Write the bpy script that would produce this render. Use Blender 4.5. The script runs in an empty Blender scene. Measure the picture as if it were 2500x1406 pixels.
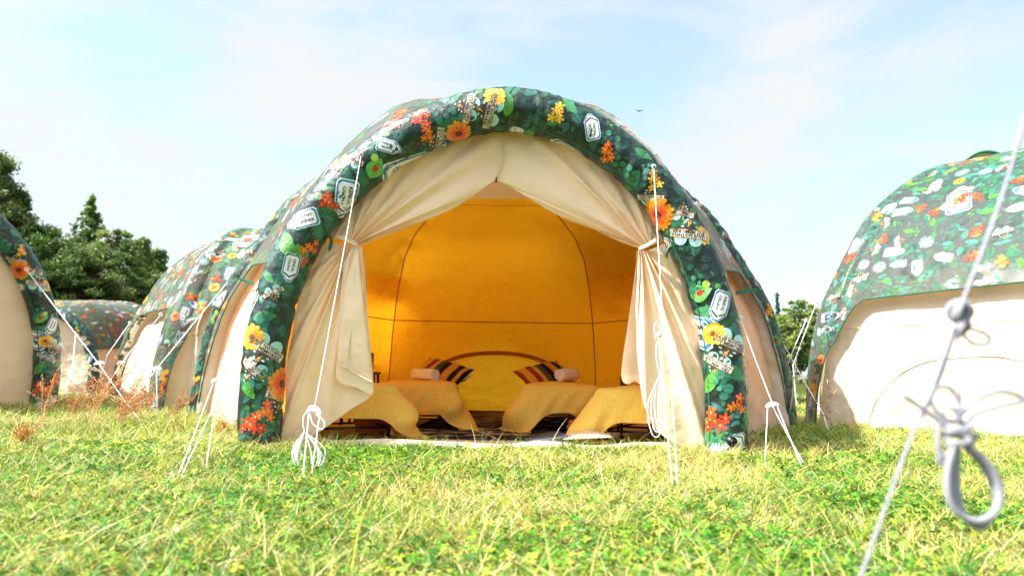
import bpy, math, random
import numpy as np
from mathutils import Vector
R_ = math.radians
sc = bpy.context.scene
rng = np.random.default_rng(7)
random.seed(7)

# ------------------------------------------------------------------ camera
F_, PITCH, ROLL, EYE = 1650.0, R_(7.0), R_(0.9), 0.65
_f = np.array([0, math.cos(PITCH), math.sin(PITCH)]); _u0 = np.array([0, -math.sin(PITCH), math.cos(PITCH)]); _r0 = np.array([1.0, 0, 0])
_r = math.cos(ROLL) * _r0 + math.sin(ROLL) * _u0; _u = -math.sin(ROLL) * _r0 + math.cos(ROLL) * _u0
cd = bpy.data.cameras.new('camera'); cam = bpy.data.objects.new('camera', cd); sc.collection.objects.link(cam); sc.camera = cam
cd.sensor_width = 36; cd.lens = 36 * F_ / 2500; cd.clip_start = 0.05; cd.clip_end = 3000
from mathutils import Matrix
cam.matrix_world = Matrix(((_r[0], _u[0], -_f[0], 0), (_r[1], _u[1], -_f[1], 0), (_r[2], _u[2], -_f[2], EYE), (0, 0, 0, 1)))
cd.dof.use_dof = True; cd.dof.focus_distance = 5.6; cd.dof.aperture_fstop = 1.8

def W(px, py, D):
    "point of the photograph's ray through (px, py) at the real depth D"
    d = _f + _r * (px - 1250) / F_ - _u * (py - 703) / F_
    t = D / d[1]; return np.array([d[0] * t, D, EYE + d[2] * t])
def G(px, py, z=0.0):
    d = _f + _r * (px - 1250) / F_ - _u * (py - 703) / F_
    t = (z - EYE) / d[2]; return np.array([d[0] * t, d[1] * t, z])

# ------------------------------------------------------------------ light
SUN_EL, SUN_AZ = R_(50), R_(-105)          # azimuth clockwise from +Y: sun stands to the left, a little behind the camera
to_sun = Vector((math.sin(SUN_AZ) * math.cos(SUN_EL), math.cos(SUN_AZ) * math.cos(SUN_EL), math.sin(SUN_EL)))
sl = bpy.data.lights.new('sun', 'SUN'); sl.energy = 4.6; sl.angle = R_(0.6); sl.color = (1.0, 0.95, 0.86)
so = bpy.data.objects.new('sun', sl); sc.collection.objects.link(so)
so.rotation_euler = (-to_sun).to_track_quat('-Z', 'Y').to_euler()
sc.view_settings.view_transform = 'Standard'; sc.view_settings.look = 'None'; sc.view_settings.exposure = 1.56; sc.view_settings.gamma = 1.0

wd = bpy.data.worlds.new('World'); sc.world = wd; wd.use_nodes = True
nt = wd.node_tree; nt.nodes.clear()
def N(t, **kw):
    n = nt.nodes.new(t)
    for k, v in kw.items(): setattr(n, k, v)
    return n
out = N('ShaderNodeOutputWorld'); bg = N('ShaderNodeBackground'); bgc = N('ShaderNodeBackground'); mx = N('ShaderNodeMixShader')
sky = N('ShaderNodeTexSky'); sky.sky_type = 'NISHITA'; sky.sun_disc = False; sky.sun_elevation = SUN_EL; sky.sun_rotation = SUN_AZ; sky.dust_density = 1.0; sky.ozone_density = 1.5
L = nt.links
tn = N('ShaderNodeVectorMath', operation='MULTIPLY'); tn.inputs[1].default_value = (0.90, 1.13, 1.07); L.new(sky.outputs[0], tn.inputs[0]); L.new(tn.outputs[0], bg.inputs[0]); bg.inputs[1].default_value = 0.118
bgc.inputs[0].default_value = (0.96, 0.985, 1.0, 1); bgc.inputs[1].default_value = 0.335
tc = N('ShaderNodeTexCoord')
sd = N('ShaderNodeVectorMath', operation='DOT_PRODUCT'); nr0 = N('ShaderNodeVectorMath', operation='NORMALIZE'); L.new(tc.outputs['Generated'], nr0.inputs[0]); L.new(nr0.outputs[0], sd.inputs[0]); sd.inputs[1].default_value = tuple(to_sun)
sr = N('ShaderNodeMapRange'); sr.interpolation_type = 'SMOOTHSTEP'; L.new(sd.outputs['Value'], sr.inputs[0]); sr.inputs[1].default_value = .50; sr.inputs[2].default_value = 1.0; sr.inputs[3].default_value = .325; sr.inputs[4].default_value = 1.5  # cloud strength raised around the sun, added to fill the shaded canvas
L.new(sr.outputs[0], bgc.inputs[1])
mp = N('ShaderNodeMapping'); mp.inputs['Scale'].default_value = (1.0, 1.0, 3.2); mp.inputs['Rotation'].default_value = (0, R_(-14), 0)
L.new(tc.outputs['Generated'], mp.inputs[0])
n1 = N('ShaderNodeTexNoise'); n1.inputs['Scale'].default_value = 3.4; n1.inputs['Detail'].default_value = 9; n1.inputs['Roughness'].default_value = 0.62; n1.inputs['Distortion'].default_value = 0.5
L.new(mp.outputs[0], n1.inputs['Vector'])
def M_(op, a, b=None, c=None):
    n = N('ShaderNodeMath', operation=op)
    for i, v in enumerate((a, b, c)):
        if v is None: continue
        if isinstance(v, (int, float)): n.inputs[i].default_value = v
        else: L.new(v, n.inputs[i])
    return n.outputs[0]
val = M_('MULTIPLY_ADD', n1.outputs['Fac'], 2.7, -0.80)
nrm = N('ShaderNodeVectorMath', operation='NORMALIZE'); L.new(tc.outputs['Generated'], nrm.inputs[0])
# clear gaps (negative) and cloud banks (positive): direction, angular size, weight
def skydir(px, py):
    d = _f + _r * (px - 1250) / F_ - _u * (py - 703) / F_; return d / np.linalg.norm(d)
for px, py, rad, w in ((1290, 60, 20, -0.5), (420, 90, 9, -0.4), (2450, 40, 14, -0.4), (1450, 230, 9, -0.30), (150, 20, 9, -.3), (2250, 420, 10, -.2), (1650, 20, 6, -.3),
                       (850, 110, 11, 0.5), (1030, 190, 6, 0.35), (1850, 130, 8, 0.3), (300, 330, 14, 0.3), (1750, 430, 12, 0.25), (60, 150, 6, .2), (2200, 200, 7, .2)):
    d = skydir(px, py)
    dot = N('ShaderNodeVectorMath', operation='DOT_PRODUCT'); L.new(nrm.outputs[0], dot.inputs[0]); dot.inputs[1].default_value = d
    mr = N('ShaderNodeMapRange'); mr.interpolation_type = 'SMOOTHSTEP'
    L.new(dot.outputs['Value'], mr.inputs[0]); mr.inputs[1].default_value = math.cos(R_(rad)); mr.inputs[2].default_value = 1.0; mr.inputs[3].default_value = 0; mr.inputs[4].default_value = w * .62
    val = M_('ADD', val, mr.outputs[0])
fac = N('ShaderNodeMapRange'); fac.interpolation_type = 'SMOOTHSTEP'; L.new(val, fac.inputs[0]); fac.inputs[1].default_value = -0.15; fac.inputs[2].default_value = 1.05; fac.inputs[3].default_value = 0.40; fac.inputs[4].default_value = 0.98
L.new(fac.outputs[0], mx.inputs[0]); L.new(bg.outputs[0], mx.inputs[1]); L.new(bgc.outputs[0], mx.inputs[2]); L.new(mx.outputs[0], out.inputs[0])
sc.render.engine = 'CYCLES'
cy = sc.cycles; cy.use_denoising = True; cy.max_bounces = 9; cy.diffuse_bounces = 6; cy.transmission_bounces = 8; cy.glossy_bounces = 3; cy.transparent_max_bounces = 8; cy.sample_clamp_indirect = 8
try: cy.denoiser = 'OPENIMAGEDENOISE'
except Exception: pass

# ------------------------------------------------------------------ materials
def new_mat(name):
    m = bpy.data.materials.new(name); m.use_nodes = True; m.node_tree.nodes.clear(); return m
class NB:
    def __init__(s, m): s.t = m.node_tree
    def n(s, t, **kw):
        n = s.t.nodes.new(t)
        for k, v in kw.items(): setattr(n, k, v)
        return n
    def l(s, a, b): s.t.links.new(a, b)
def cloth(name, col, rough=0.8, transl=0.0, tcol=None, attr=False, spec=0.3, bump=((900, .15),), coat=0, var=0.06, varscale=3, weave=None, bstr=.4, bd=.01, colfn=None, sheen=0):
    m = new_mat(name); b = NB(m)
    o = b.n('ShaderNodeOutputMaterial'); p = b.n('ShaderNodeBsdfPrincipled')
    p.inputs['Roughness'].default_value = rough; p.inputs['Specular IOR Level'].default_value = spec
    if sheen: p.inputs['Sheen Weight'].default_value = sheen; p.inputs['Sheen Roughness'].default_value = .35
    if coat: p.inputs['Coat Weight'].default_value = coat; p.inputs['Coat Roughness'].default_value = .16
    tcn = b.n('ShaderNodeTexCoord')
    if attr:
        a = b.n('ShaderNodeVertexColor'); a.layer_name = 'Col'; csock = a.outputs[0]
    elif colfn: csock = colfn(b, tcn)
    else:
        rgb = b.n('ShaderNodeRGB'); rgb.outputs[0].default_value = (*col, 1); csock = rgb.outputs[0]
    if var:
        nz = b.n('ShaderNodeTexNoise'); nz.inputs['Scale'].default_value = varscale; nz.inputs['Detail'].default_value = 5
        b.l(tcn.outputs['Object'], nz.inputs['Vector'])
        mr = b.n('ShaderNodeMapRange'); b.l(nz.outputs['Fac'], mr.inputs[0]); mr.inputs[1].default_value = .3; mr.inputs[2].default_value = .7; mr.inputs[3].default_value = 1 - var; mr.inputs[4].default_value = 1 + var
        mv = b.n('ShaderNodeVectorMath', operation='SCALE'); b.l(csock, mv.inputs[0]); b.l(mr.outputs[0], mv.inputs['Scale']); csock = mv.outputs[0]
    b.l(csock, p.inputs['Base Color'])
    last = None
    for s_, st in bump:
        nz = b.n('ShaderNodeTexNoise'); nz.inputs['Scale'].default_value = s_; nz.inputs['Detail'].default_value = 3
        b.l(tcn.outputs['Object'], nz.inputs['Vector'])
        bp = b.n('ShaderNodeBump'); bp.inputs['Strength'].default_value = st; bp.inputs['Distance'].default_value = 2.0 / s_ * .5
        b.l(nz.outputs['Fac'], bp.inputs['Height'])
        if last: b.l(last, bp.inputs['Normal'])
        last = bp.outputs[0]
    if weave:
        for dr in ('X', 'Z'):
            wv = b.n('ShaderNodeTexWave'); wv.bands_direction = dr; wv.inputs['Scale'].default_value = weave; wv.inputs['Distortion'].default_value = 1.5
            b.l(tcn.outputs['Object'], wv.inputs['Vector'])
            bp = b.n('ShaderNodeBump'); bp.inputs['Strength'].default_value = bstr; bp.inputs['Distance'].default_value = bd
            b.l(wv.outputs['Fac'], bp.inputs['Height'])
            if last: b.l(last, bp.inputs['Normal'])
            last = bp.outputs[0]
    if last: b.l(last, p.inputs['Normal'])
    sh = p.outputs[0]
    if transl:
        t = b.n('ShaderNodeBsdfTranslucent')
        if tcol: t.inputs[0].default_value = (*tcol, 1)
        else: b.l(csock, t.inputs[0])
        if last: b.l(last, t.inputs['Normal'])
        mxs = b.n('ShaderNodeMixShader'); mxs.inputs[0].default_value = transl
        b.l(p.outputs[0], mxs.inputs[1]); b.l(t.outputs[0], mxs.inputs[2]); sh = mxs.outputs[0]
    b.l(sh, o.inputs[0])
    return m

def printed_base(b, tcn):
    # near-black green ground of the print with soft teal leaf shapes
    vo = b.n('ShaderNodeTexVoronoi'); vo.inputs['Scale'].default_value = 16; vo.feature = 'F1'
    b.l(tcn.outputs['Object'], vo.inputs['Vector'])
    cr = b.n('ShaderNodeValToRGB'); b.l(vo.outputs['Distance'], cr.inputs[0])
    cr.color_ramp.elements[0].position = .25; cr.color_ramp.elements[0].color = (.004, .045, .03, 1)
    cr.color_ramp.elements[1].position = .55; cr.color_ramp.elements[1].color = (.003, .014, .014, 1)
    n2 = b.n('ShaderNodeTexNoise'); n2.inputs['Scale'].default_value = 5; b.l(tcn.outputs['Object'], n2.inputs['Vector'])
    cr2 = b.n('ShaderNodeValToRGB'); b.l(n2.outputs['Fac'], cr2.inputs[0]); cr2.color_ramp.elements[0].position = .4; cr2.color_ramp.elements[1].position = .65
    mxn = b.n('ShaderNodeMix', data_type='RGBA'); b.l(cr2.outputs[0], mxn.inputs[0]); b.l(cr.outputs[0], mxn.inputs[6]); mxn.inputs[7].default_value = (.007, .012, .014, 1)
    return mxn.outputs[2]
PB = ((5, .14), (24, .16))
m_base = cloth('printed_fabric', None, rough=.42, spec=.5, bump=PB, coat=.35, var=0, colfn=printed_base, transl=.16, tcol=(.30, .36, .12))
m_print = cloth('print_inks', None, rough=.42, spec=.5, bump=PB, coat=.35, var=0, attr=True)
def printed_base2(b, tcn):
    c = printed_base(b, tcn); g = b.n('ShaderNodeVectorMath', operation='MULTIPLY_ADD'); b.l(c, g.inputs[0]); g.inputs[1].default_value = (2.2, 2.2, 2.2); g.inputs[2].default_value = (.022, .026, .028); return g.outputs[0]
m_base2 = cloth('canopy_fabric', None, rough=.62, spec=.4, bump=((4, .12), (30, .22)), coat=.10, var=0, colfn=printed_base2, transl=.34, tcol=(.70, .58, .40), sheen=.4)
m_print2 = cloth('canopy_inks', None, rough=.62, spec=.4, bump=((4, .12), (30, .22)), coat=.10, var=0, attr=True, transl=.40, tcol=(.72, .60, .42), sheen=.4)
m_binding = cloth('green_binding', (.006, .10, .055), rough=.5, var=.1)
m_cream = cloth('cream_canvas', (.86, .71, .56), rough=.9, transl=.30, tcol=(.94, .72, .42), spec=.15, bump=((1.6, .30), (9, .07), (400, .08)), var=.02)
m_curtain = cloth('cream_curtain', (.94, .72, .50), rough=.9, transl=.14, tcol=(.90, .66, .38), spec=.15, bump=((3, .12), (12, .05), (400, .06)), var=.02)
m_wall = cloth('cream_side_canvas', (.88, .74, .58), rough=.9, transl=.52, tcol=(1.0, .80, .50), spec=.15, bump=((1.6, .30), (9, .07), (400, .08)), var=.02)
m_hem = cloth('curtain_hem', (.74, .60, .44), rough=.8, spec=.2, var=.02)
m_liner = cloth('lining_light_tint', (1.0, .46, .010), rough=.9, transl=.60, tcol=(1.0, .56, .02), spec=.08, bump=((2.2, .5), (9, .3), (400, .1)), var=.05)  # orange of daylight filtered through canvas, put into the lining's colour
m_seam = cloth('lining_seam', (.42, .14, .02), rough=.8, var=.05)
m_sheetfloor = cloth('groundsheet', (.62, .52, .42), rough=.6, bump=((20, .5),), var=.08)
m_blanket = cloth('mustard_blanket', (.86, .54, .10), rough=.95, spec=.1, bump=((160, .25),), var=.10, varscale=60, weave=60, bstr=.3, bd=.004)
m_white = cloth('white_cotton', (.78, .74, .70), rough=.9, spec=.1, bump=((60, .4),), var=.02)
m_black = cloth('black_steel', (.012, .012, .014), rough=.4, spec=.5, var=0, bump=())
m_rope = cloth('white_rope', (.82, .82, .86), rough=.8, spec=.2, bump=((300, .6),), var=.05)
m_nearrope = cloth('dimmed_rope', (.29, .29, .34), rough=.85, spec=.15, bump=((300, .6),), var=.05)  # white rope darkened in its colour to stand in for backlight and blur
m_attr = cloth('dyed_cotton', None, rough=.9, attr=True, spec=.1, bump=((120, .3),), var=.04)
m_greymat = cloth('grey_mat', (.10, .10, .12), rough=.95, spec=.1, bump=((250, .8),), var=.25, varscale=80)
m_beige = cloth('beige_ribbed', (.72, .52, .34), rough=.9, weave=18, bstr=.3, bd=.006, var=.04)
m_wood = cloth('brown_wood', (.10, .035, .015), rough=.5, var=.2)
m_orangebag = cloth('rust_cloth', (.40, .12, .03), rough=.9, var=.2, bump=((30, .6),))
m_rubber = cloth('black_rubber', (.008, .008, .008), rough=.35, var=0, bump=())
m_bark = cloth('bark', (.10, .065, .04), rough=.95, bump=((12, .9),), var=.3)
def leafmat(name, tr, rough=.6):
    m = cloth(name, None, rough=rough, attr=True, spec=.3, bump=(), var=0, transl=tr); return m
m_grass = leafmat('grass_blades', .22, .45)
m_tree = leafmat('needles', .25, .6)
def ground_col(b, tcn):
    nz = b.n('ShaderNodeTexNoise'); nz.inputs['Scale'].default_value = 2.5; nz.inputs['Detail'].default_value = 10
    b.l(tcn.outputs['Object'], nz.inputs['Vector'])
    cr = b.n('ShaderNodeValToRGB'); b.l(nz.outputs['Fac'], cr.inputs[0])
    cr.color_ramp.elements[0].position = .35; cr.color_ramp.elements[0].color = (.014, .035, .005, 1)
    cr.color_ramp.elements[1].position = .62; cr.color_ramp.elements[1].color = (.08, .09, .02, 1)
    return cr.outputs[0]
m_ground = cloth('meadow_soil', None, rough=1, spec=.05, colfn=ground_col, bump=((8, .4), (60, .8)), var=.2, varscale=30)
def rug_col(b, tcn):
    mpn = b.n('ShaderNodeMapping'); mpn.inputs['Scale'].default_value = (2.4, 7.0, 1); b.l(tcn.outputs['Object'], mpn.inputs[0])
    vo = b.n('ShaderNodeTexVoronoi'); vo.inputs['Scale'].default_value = 2.2; vo.inputs['Randomness'].default_value = .8; b.l(mpn.outputs[0], vo.inputs['Vector'])
    sep = b.n('ShaderNodeSeparateColor'); b.l(vo.outputs['Color'], sep.inputs[0])
    cr = b.n('ShaderNodeValToRGB'); cr.color_ramp.interpolation = 'CONSTANT'; b.l(sep.outputs[0], cr.inputs[0])
    e = cr.color_ramp.elements; e[0].position = 0; e[0].color = (.012, .010, .010, 1); e[1].position = .45; e[1].color = (.10, .08, .065, 1)
    x = e.new(.60); x.color = (.34, .27, .20, 1); x = e.new(.82); x.color = (.02, .016, .016, 1)
    return cr.outputs[0]
m_rug = cloth('woven_rug', None, rough=.95, spec=.05, colfn=rug_col, bump=((120, .6),), var=.1)

# ------------------------------------------------------------------ mesh helpers
C = sc.collection
ORIGIN = {}
def mk(name, parts, parent=None, label=None):
    """one mesh object out of parts (verts Nx3, faces, material, colour or None, smooth); verts in world metres"""
    VV, mats, fm, cols, tot, tots, loops, sm = [], [], [], [], 0, [], [], []
    for p in parts:
        V, Fc, m = p[0], p[1], p[2]; col = p[3] if len(p) > 3 else None; smooth = p[4] if len(p) > 4 else True
        V = np.asarray(V, float).reshape(-1, 3)
        if m not in mats: mats.append(m)
        mi = mats.index(m)
        if isinstance(Fc, np.ndarray):
            nf, k = Fc.shape; loops.append((Fc + tot).ravel()); tots.append(np.full(nf, k))
        else:
            nf = len(Fc); tots.append(np.array([len(f) for f in Fc])); loops.append(np.array([i + tot for f in Fc for i in f]))
        fm.append(np.full(nf, mi)); sm.append(np.full(nf, smooth))
        if col is None: c = np.ones((len(V), 4))
        else:
            c = np.asarray(col, float)
            if c.ndim == 1: c = np.tile(c, (len(V), 1))
            if c.shape[1] == 3: c = np.hstack([c, np.ones((len(c), 1))])
        cols.append(c); VV.append(V); tot += len(V)
    V = np.vstack(VV)
    if parent is not None and parent.name in ORIGIN: V = V - ORIGIN[parent.name]
    tots = np.concatenate(tots).astype(np.int32); loops = np.concatenate(loops).astype(np.int32)
    me = bpy.data.meshes.new(name)
    me.vertices.add(len(V)); me.vertices.foreach_set('co', V.astype(np.float32).ravel())
    me.loops.add(len(loops)); me.loops.foreach_set('vertex_index', loops)
    me.polygons.add(len(tots)); st = np.concatenate([[0], np.cumsum(tots)[:-1]]).astype(np.int32)
    me.polygons.foreach_set('loop_start', st); me.polygons.foreach_set('loop_total', tots)
    me.polygons.foreach_set('material_index', np.concatenate(fm).astype(np.int32))
    me.polygons.foreach_set('use_smooth', np.concatenate(sm).astype(bool))
    for m in mats: me.materials.append(m)
    at = me.color_attributes.new('Col', 'FLOAT_COLOR', 'POINT'); at.data.foreach_set('color', np.vstack(cols).astype(np.float32).ravel())
    me.update(calc_edges=True)
    o = bpy.data.objects.new(name, me); C.objects.link(o)
    if parent is not None:
        o.parent = parent; ORIGIN[o.name] = ORIGIN.get(parent.name, np.zeros(3))
    if label: o['label'] = label
    return o
def tag(o, label=None, cat=None, group=None, kind=None):
    if label: o['label'] = label
    if cat: o['category'] = cat
    if group: o['group'] = group
    if kind: o['kind'] = kind
    return o
def thing(name, loc, label, cat, group=None, rz=0):
    o = bpy.data.objects.new(name, None); C.objects.link(o); o.location = loc; o.empty_display_size = .2
    ORIGIN[o.name] = np.array(loc, float); return tag(o, label, cat, group)
def grid_faces(nu, nv, closed=False):
    i = np.arange(nu - 1)[:, None] * nv; nn = nv if closed else nv - 1; j = np.arange(nn)[None, :]; j2 = (j + 1) % nv
    return np.stack([(i + j), (i + nv + j), (i + nv + j2), (i + j2)], -1).reshape(-1, 4)
def resample(P, n):
    P = np.asarray(P, float); d = np.concatenate([[0], np.cumsum(np.linalg.norm(np.diff(P, axis=0), axis=1))]); t = np.linspace(0, d[-1], n)
    return np.stack([np.interp(t, d, P[:, k]) for k in range(P.shape[1])], 1)
def spline(P, n=8):
    "Catmull-Rom through the points"
    P = np.asarray(P, float); Q = np.vstack([2 * P[0] - P[1], P, 2 * P[-1] - P[-2]]); o = []
    for i in range(1, len(Q) - 2):
        t = np.linspace(0, 1, n, endpoint=False)[:, None]
        a, b, c, d = Q[i - 1], Q[i], Q[i + 1], Q[i + 2]
        o.append(.5 * ((2 * b) + (c - a) * t + (2 * a - 5 * b + 4 * c - d) * t ** 2 + (3 * b - a - 3 * c + d) * t ** 3))
    o.append(P[-1:]); return np.vstack(o)
def tube(P, r, k=6, caps=True):
    P = np.asarray(P, float); n = len(P); r = np.broadcast_to(np.asarray(r, float), (n,))
    T = np.gradient(P, axis=0); T /= np.linalg.norm(T, axis=1)[:, None] + 1e-12
    a = np.array([0, 0, 1.0]) if abs(T[0][2]) < .9 else np.array([1.0, 0, 0])
    u = np.cross(T[0], a); u /= np.linalg.norm(u); V = []
    for i in range(n):
        u = u - T[i] * np.dot(u, T[i]); u /= np.linalg.norm(u) + 1e-12; w = np.cross(T[i], u)
        an = np.arange(k) * 2 * math.pi / k
        V.append(P[i] + r[i] * (np.cos(an)[:, None] * u + np.sin(an)[:, None] * w))
    V = np.vstack(V); Fq = [list(f) for f in grid_faces(n, k, True)]
    if caps: Fq += [list(range(k)), list(range((n - 1) * k, n * k))[::-1]]
    return V, Fq
def join_parts(ps):
    V, F, t = [], [], 0
    for v, f in ps:
        V.append(np.asarray(v)); F += [[i + t for i in q] for q in f]; t += len(v)
    return np.vstack(V), F
def smooth01(x): x = np.clip(x, 0, 1); return x * x * (3 - 2 * x)
def box(c, s, bev=.004, rz=0):
    import bmesh
    bm = bmesh.new(); bmesh.ops.create_cube(bm, size=1)
    for v in bm.verts: v.co = Vector((v.co.x * s[0], v.co.y * s[1], v.co.z * s[2]))
    bmesh.ops.bevel(bm, geom=list(bm.edges), offset=bev, segments=2, affect='EDGES', profile=.6)
    V = np.array([v.co[:] for v in bm.verts]); bm.verts.index_update(); F = [[v.index for v in f.verts] for f in bm.faces]; bm.free()
    cz, sz = math.cos(rz), math.sin(rz)
    V = np.stack([V[:, 0] * cz - V[:, 1] * sz, V[:, 0] * sz + V[:, 1] * cz, V[:, 2]], 1) + np.array(c)
    return V, F
def gz(x, y):
    "ground height: flat by the big tent, sinking gently far away"
    x = np.asarray(x, float); y = np.asarray(y, float)
    return -.38 * smooth01((y - 12) / 9) * smooth01((-x - 3) / 8) + .02 * np.sin(x * .9 + 1) * np.sin(y * .8) * smooth01((abs(x) - 1.2) / 2) * smooth01((5 - y) / 2)

# ------------------------------------------------------------------ the printed pattern: flat motifs that are laid on curved fabric
def tri_fan(P, col, z=0):
    P = np.asarray(P, float); n = len(P); V = np.vstack([P.mean(0), P]); T = np.array([[0, i + 1, (i + 1) % n + 1] for i in range(n)])
    return V, T, np.tile(col, (n + 1, 1)), np.full(n + 1, float(z))
def cat(*ps):
    V, T, Cc, Z, t = [], [], [], [], 0
    for v, f, c, z in ps: V.append(v); T.append(f + t); Cc.append(c); Z.append(z); t += len(v)
    return np.vstack(V), np.vstack(T), np.vstack(Cc), np.concatenate(Z)
def xf(p, dx=0, dy=0, rot=0, s=1, dz=0):
    v, t, c, z = p; cr, sr = math.cos(rot), math.sin(rot)
    return np.stack([(v[:, 0] * cr - v[:, 1] * sr) * s + dx, (v[:, 0] * sr + v[:, 1] * cr) * s + dy], 1), t, c, z + dz
_txt = {}
def text2d(s, bold=.032):
    if s in _txt: return _txt[s]
    cu = bpy.data.curves.new('t', 'FONT'); cu.body = s; cu.offset = bold; cu.resolution_u = 1; cu.align_x = 'CENTER'; cu.align_y = 'CENTER'; cu.size = 1
    ob = bpy.data.objects.new('t', cu); me = bpy.data.meshes.new_from_object(ob)
    me.calc_loop_triangles(); V = np.array([v.co[:2] for v in me.vertices]); T = np.array([t.vertices[:] for t in me.loop_triangles])
    bpy.data.objects.remove(ob); bpy.data.meshes.remove(me); bpy.data.curves.remove(cu)
    V[:, 0] -= (V[:, 0].min() + V[:, 0].max()) / 2; V[:, 1] -= (V[:, 1].min() + V[:, 1].max()) / 2
    _txt[s] = (V, T); return V, T
def text_shape(s, width, col, z):
    V, T = text2d(s); k = width / (V[:, 0].max() - V[:, 0].min()); return V * k, T, np.tile(col, (len(V), 1)), np.full(len(V), float(z))
WHITE = (.80, .80, .80); BLUE = (.02, .16, .36); INK = (.012, .016, .02); BROWN = (.30, .11, .03); TEAL = (.32, .62, .60); CREAM = (.72, .62, .50)
def badge_outline(s, r):
    "long hexagon with a point at +x and rounded square end"
    a, b = .5 * s, .27 * s + (s - 1) * .12
    P = [(-a + .07, -b), (.22, -b), (a, -.07), (a, .07), (.22, b), (-a + .07, b), (-a, b - .07), (-a, -b + .07)]
    return np.array(P)
def badge_kc(text=True):
    ps = [tri_fan(badge_outline(1.0, 0), WHITE, 0), tri_fan(badge_outline(.95, 0), BLUE, 1), tri_fan(badge_outline(.84, 0), WHITE, 2)]
    if text:
        ps += [xf(text_shape('KENDAL', .46, INK, 3), -.10, .075), xf(text_shape('CALLING', .46, INK, 3), -.10, -.075)]
    ps.append(tri_fan([(.16, .2), (.22, .2), (.36, .0), (.30, 0)], INK, 3)); ps.append(tri_fan([(.30, 0), (.36, 0), (.22, -.2), (.16, -.2)], INK, 3))
    return cat(*ps)
def heart(s):
    t = np.linspace(0, 2 * math.pi, 28, endpoint=False)
    x = 16 * np.sin(t) ** 3; y = 13 * np.cos(t) - 5 * np.cos(2 * t) - 2 * np.cos(3 * t) - np.cos(4 * t)
    return np.stack([x / 34 * s, (y + 2) / 34 * s], 1)
def circ(cx, cy, r, n=12, ry=None): t = np.linspace(0, 2 * math.pi, n, endpoint=False); return np.stack([cx + r * np.cos(t), cy + (ry or r) * np.sin(t)], 1)
def badge_heart(text=True):
    h = heart(.96); ps = [tri_fan(h, BROWN, 0), tri_fan(heart(.91), (.03, .035, .03), 1)]
    ps += [tri_fan(circ(-.22, .23, .19), TEAL, 2), tri_fan(circ(.22, .23, .19), TEAL, 2)]
    ps += [tri_fan([(-.30, .26), (-.22, .22), (-.14, .28), (-.2, .2)], INK, 3), tri_fan([(.14, .2), (.3, .25), (.24, .19)], (.08, .3, .3), 3)]
    ps += [tri_fan(circ(0, -.24, .05, 6, .04), (.7, .3, .02), 3), tri_fan([(-.045, -.24), (-.03, -.33), (-.015, -.33), (-.02, -.24)], (.7, .3, .02), 3), tri_fan([(.02, -.24), (.015, -.33), (.035, -.33), (.045, -.24)], (.7, .3, .02), 3),
           tri_fan([(.02, -.22), (.06, -.14), (.03, -.13), (0, -.2)], (.7, .3, .02), 3)]
    for x, y in ((-.2, -.15), (.19, -.14), (-.13, -.27), (.14, -.25), (-.03, -.42)): ps.append(tri_fan(circ(x, y, .05, 6, .025), (.45, .6, .6), 3))
    ps += [tri_fan([(-.56, -.07), (.56, -.07), (.56, .2), (-.56, .2)], BROWN, 4), tri_fan([(-.535, -.045), (.535, -.045), (.535, .175), (-.535, .175)], CREAM, 5)]
    if text: ps += [xf(text_shape('LEAVE NOTHING', .98, INK, 6), 0, .115), xf(text_shape('BUT MEMORIES', .92, INK, 6), 0, .01)]
    return cat(*ps)
def petals(n, r, w, col, col2=None, z=0, inner=.1, notch=True):
    ps = []
    for i in range(n):
        a = 2 * math.pi * i / n + random.uniform(-.05, .05); l = r * random.uniform(.9, 1.05); cc = np.array(col) * random.uniform(.85, 1.1)
        P = np.array([(inner * r, -w * .25), (l * .6, -w * .5), (l * .93, -w * .4), (l, 0), (l * .93, w * .4), (l * .6, w * .5), (inner * r, w * .25)])
        p = tri_fan(P, cc, z + (i % 3) * .33)
        if col2 is not None:
            d = np.linalg.norm(p[0], axis=1) / r; p = (p[0], p[1], p[2] * d[:, None] + np.array(col2) * (1 - d[:, None]), p[3])
        ps.append(xf(p, rot=a))
    return ps
def gerbera(kind=0):
    if kind == 0: o, i_ = (.85, .30, .005), (.75, .05, .003)
    else: o, i_ = (.88, .52, .01), (.75, .22, .003)
    n = 20 if kind == 0 else 12
    return cat(tri_fan(circ(0, 0, .30, 14), i_, 0), *petals(n, .5, .135 if kind == 0 else .22, o, i_, .4), *petals(n // 2, .30, .10, np.array(i_) * 1.1 + .02, i_, 1.6), tri_fan(circ(0, 0, .12, 10), (.04, .014, .006) if kind == 0 else (.22, .07, .01), 3), tri_fan(circ(0, 0, .06, 8), (.14, .05, .01), 4))
def daisy(): return cat(*petals(20, .5, .07, (.36, .62, .70), None, 0), tri_fan(circ(0, 0, .1, 8), (.8, .4, .02), 2))
def cluster(col, col2, n=6):
    ps = []
    for i in range(n):
        a = i * 2.4 + random.random(); rr = .30 * math.sqrt(i / n) * 1.15; s = random.uniform(.30, .42)
        fl = cat(*petals(5, .5, .26, col if i % 3 else col2, None, 0), tri_fan(circ(0, 0, .08, 5), (.85, .6, .05), 1))
        ps.append(xf(fl, rr * math.cos(a), rr * math.sin(a), a, s, i * .7))
    return cat(*ps)
def leaf(col, w=.4, n=8):
    t = np.linspace(0, 1, n); up = np.stack([t, w * .5 * np.sin(math.pi * t ** .8)], 1); lo = up[::-1][1:-1] * [1, -1]
    return tri_fan(np.vstack([up, lo]), col, 0)
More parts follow.
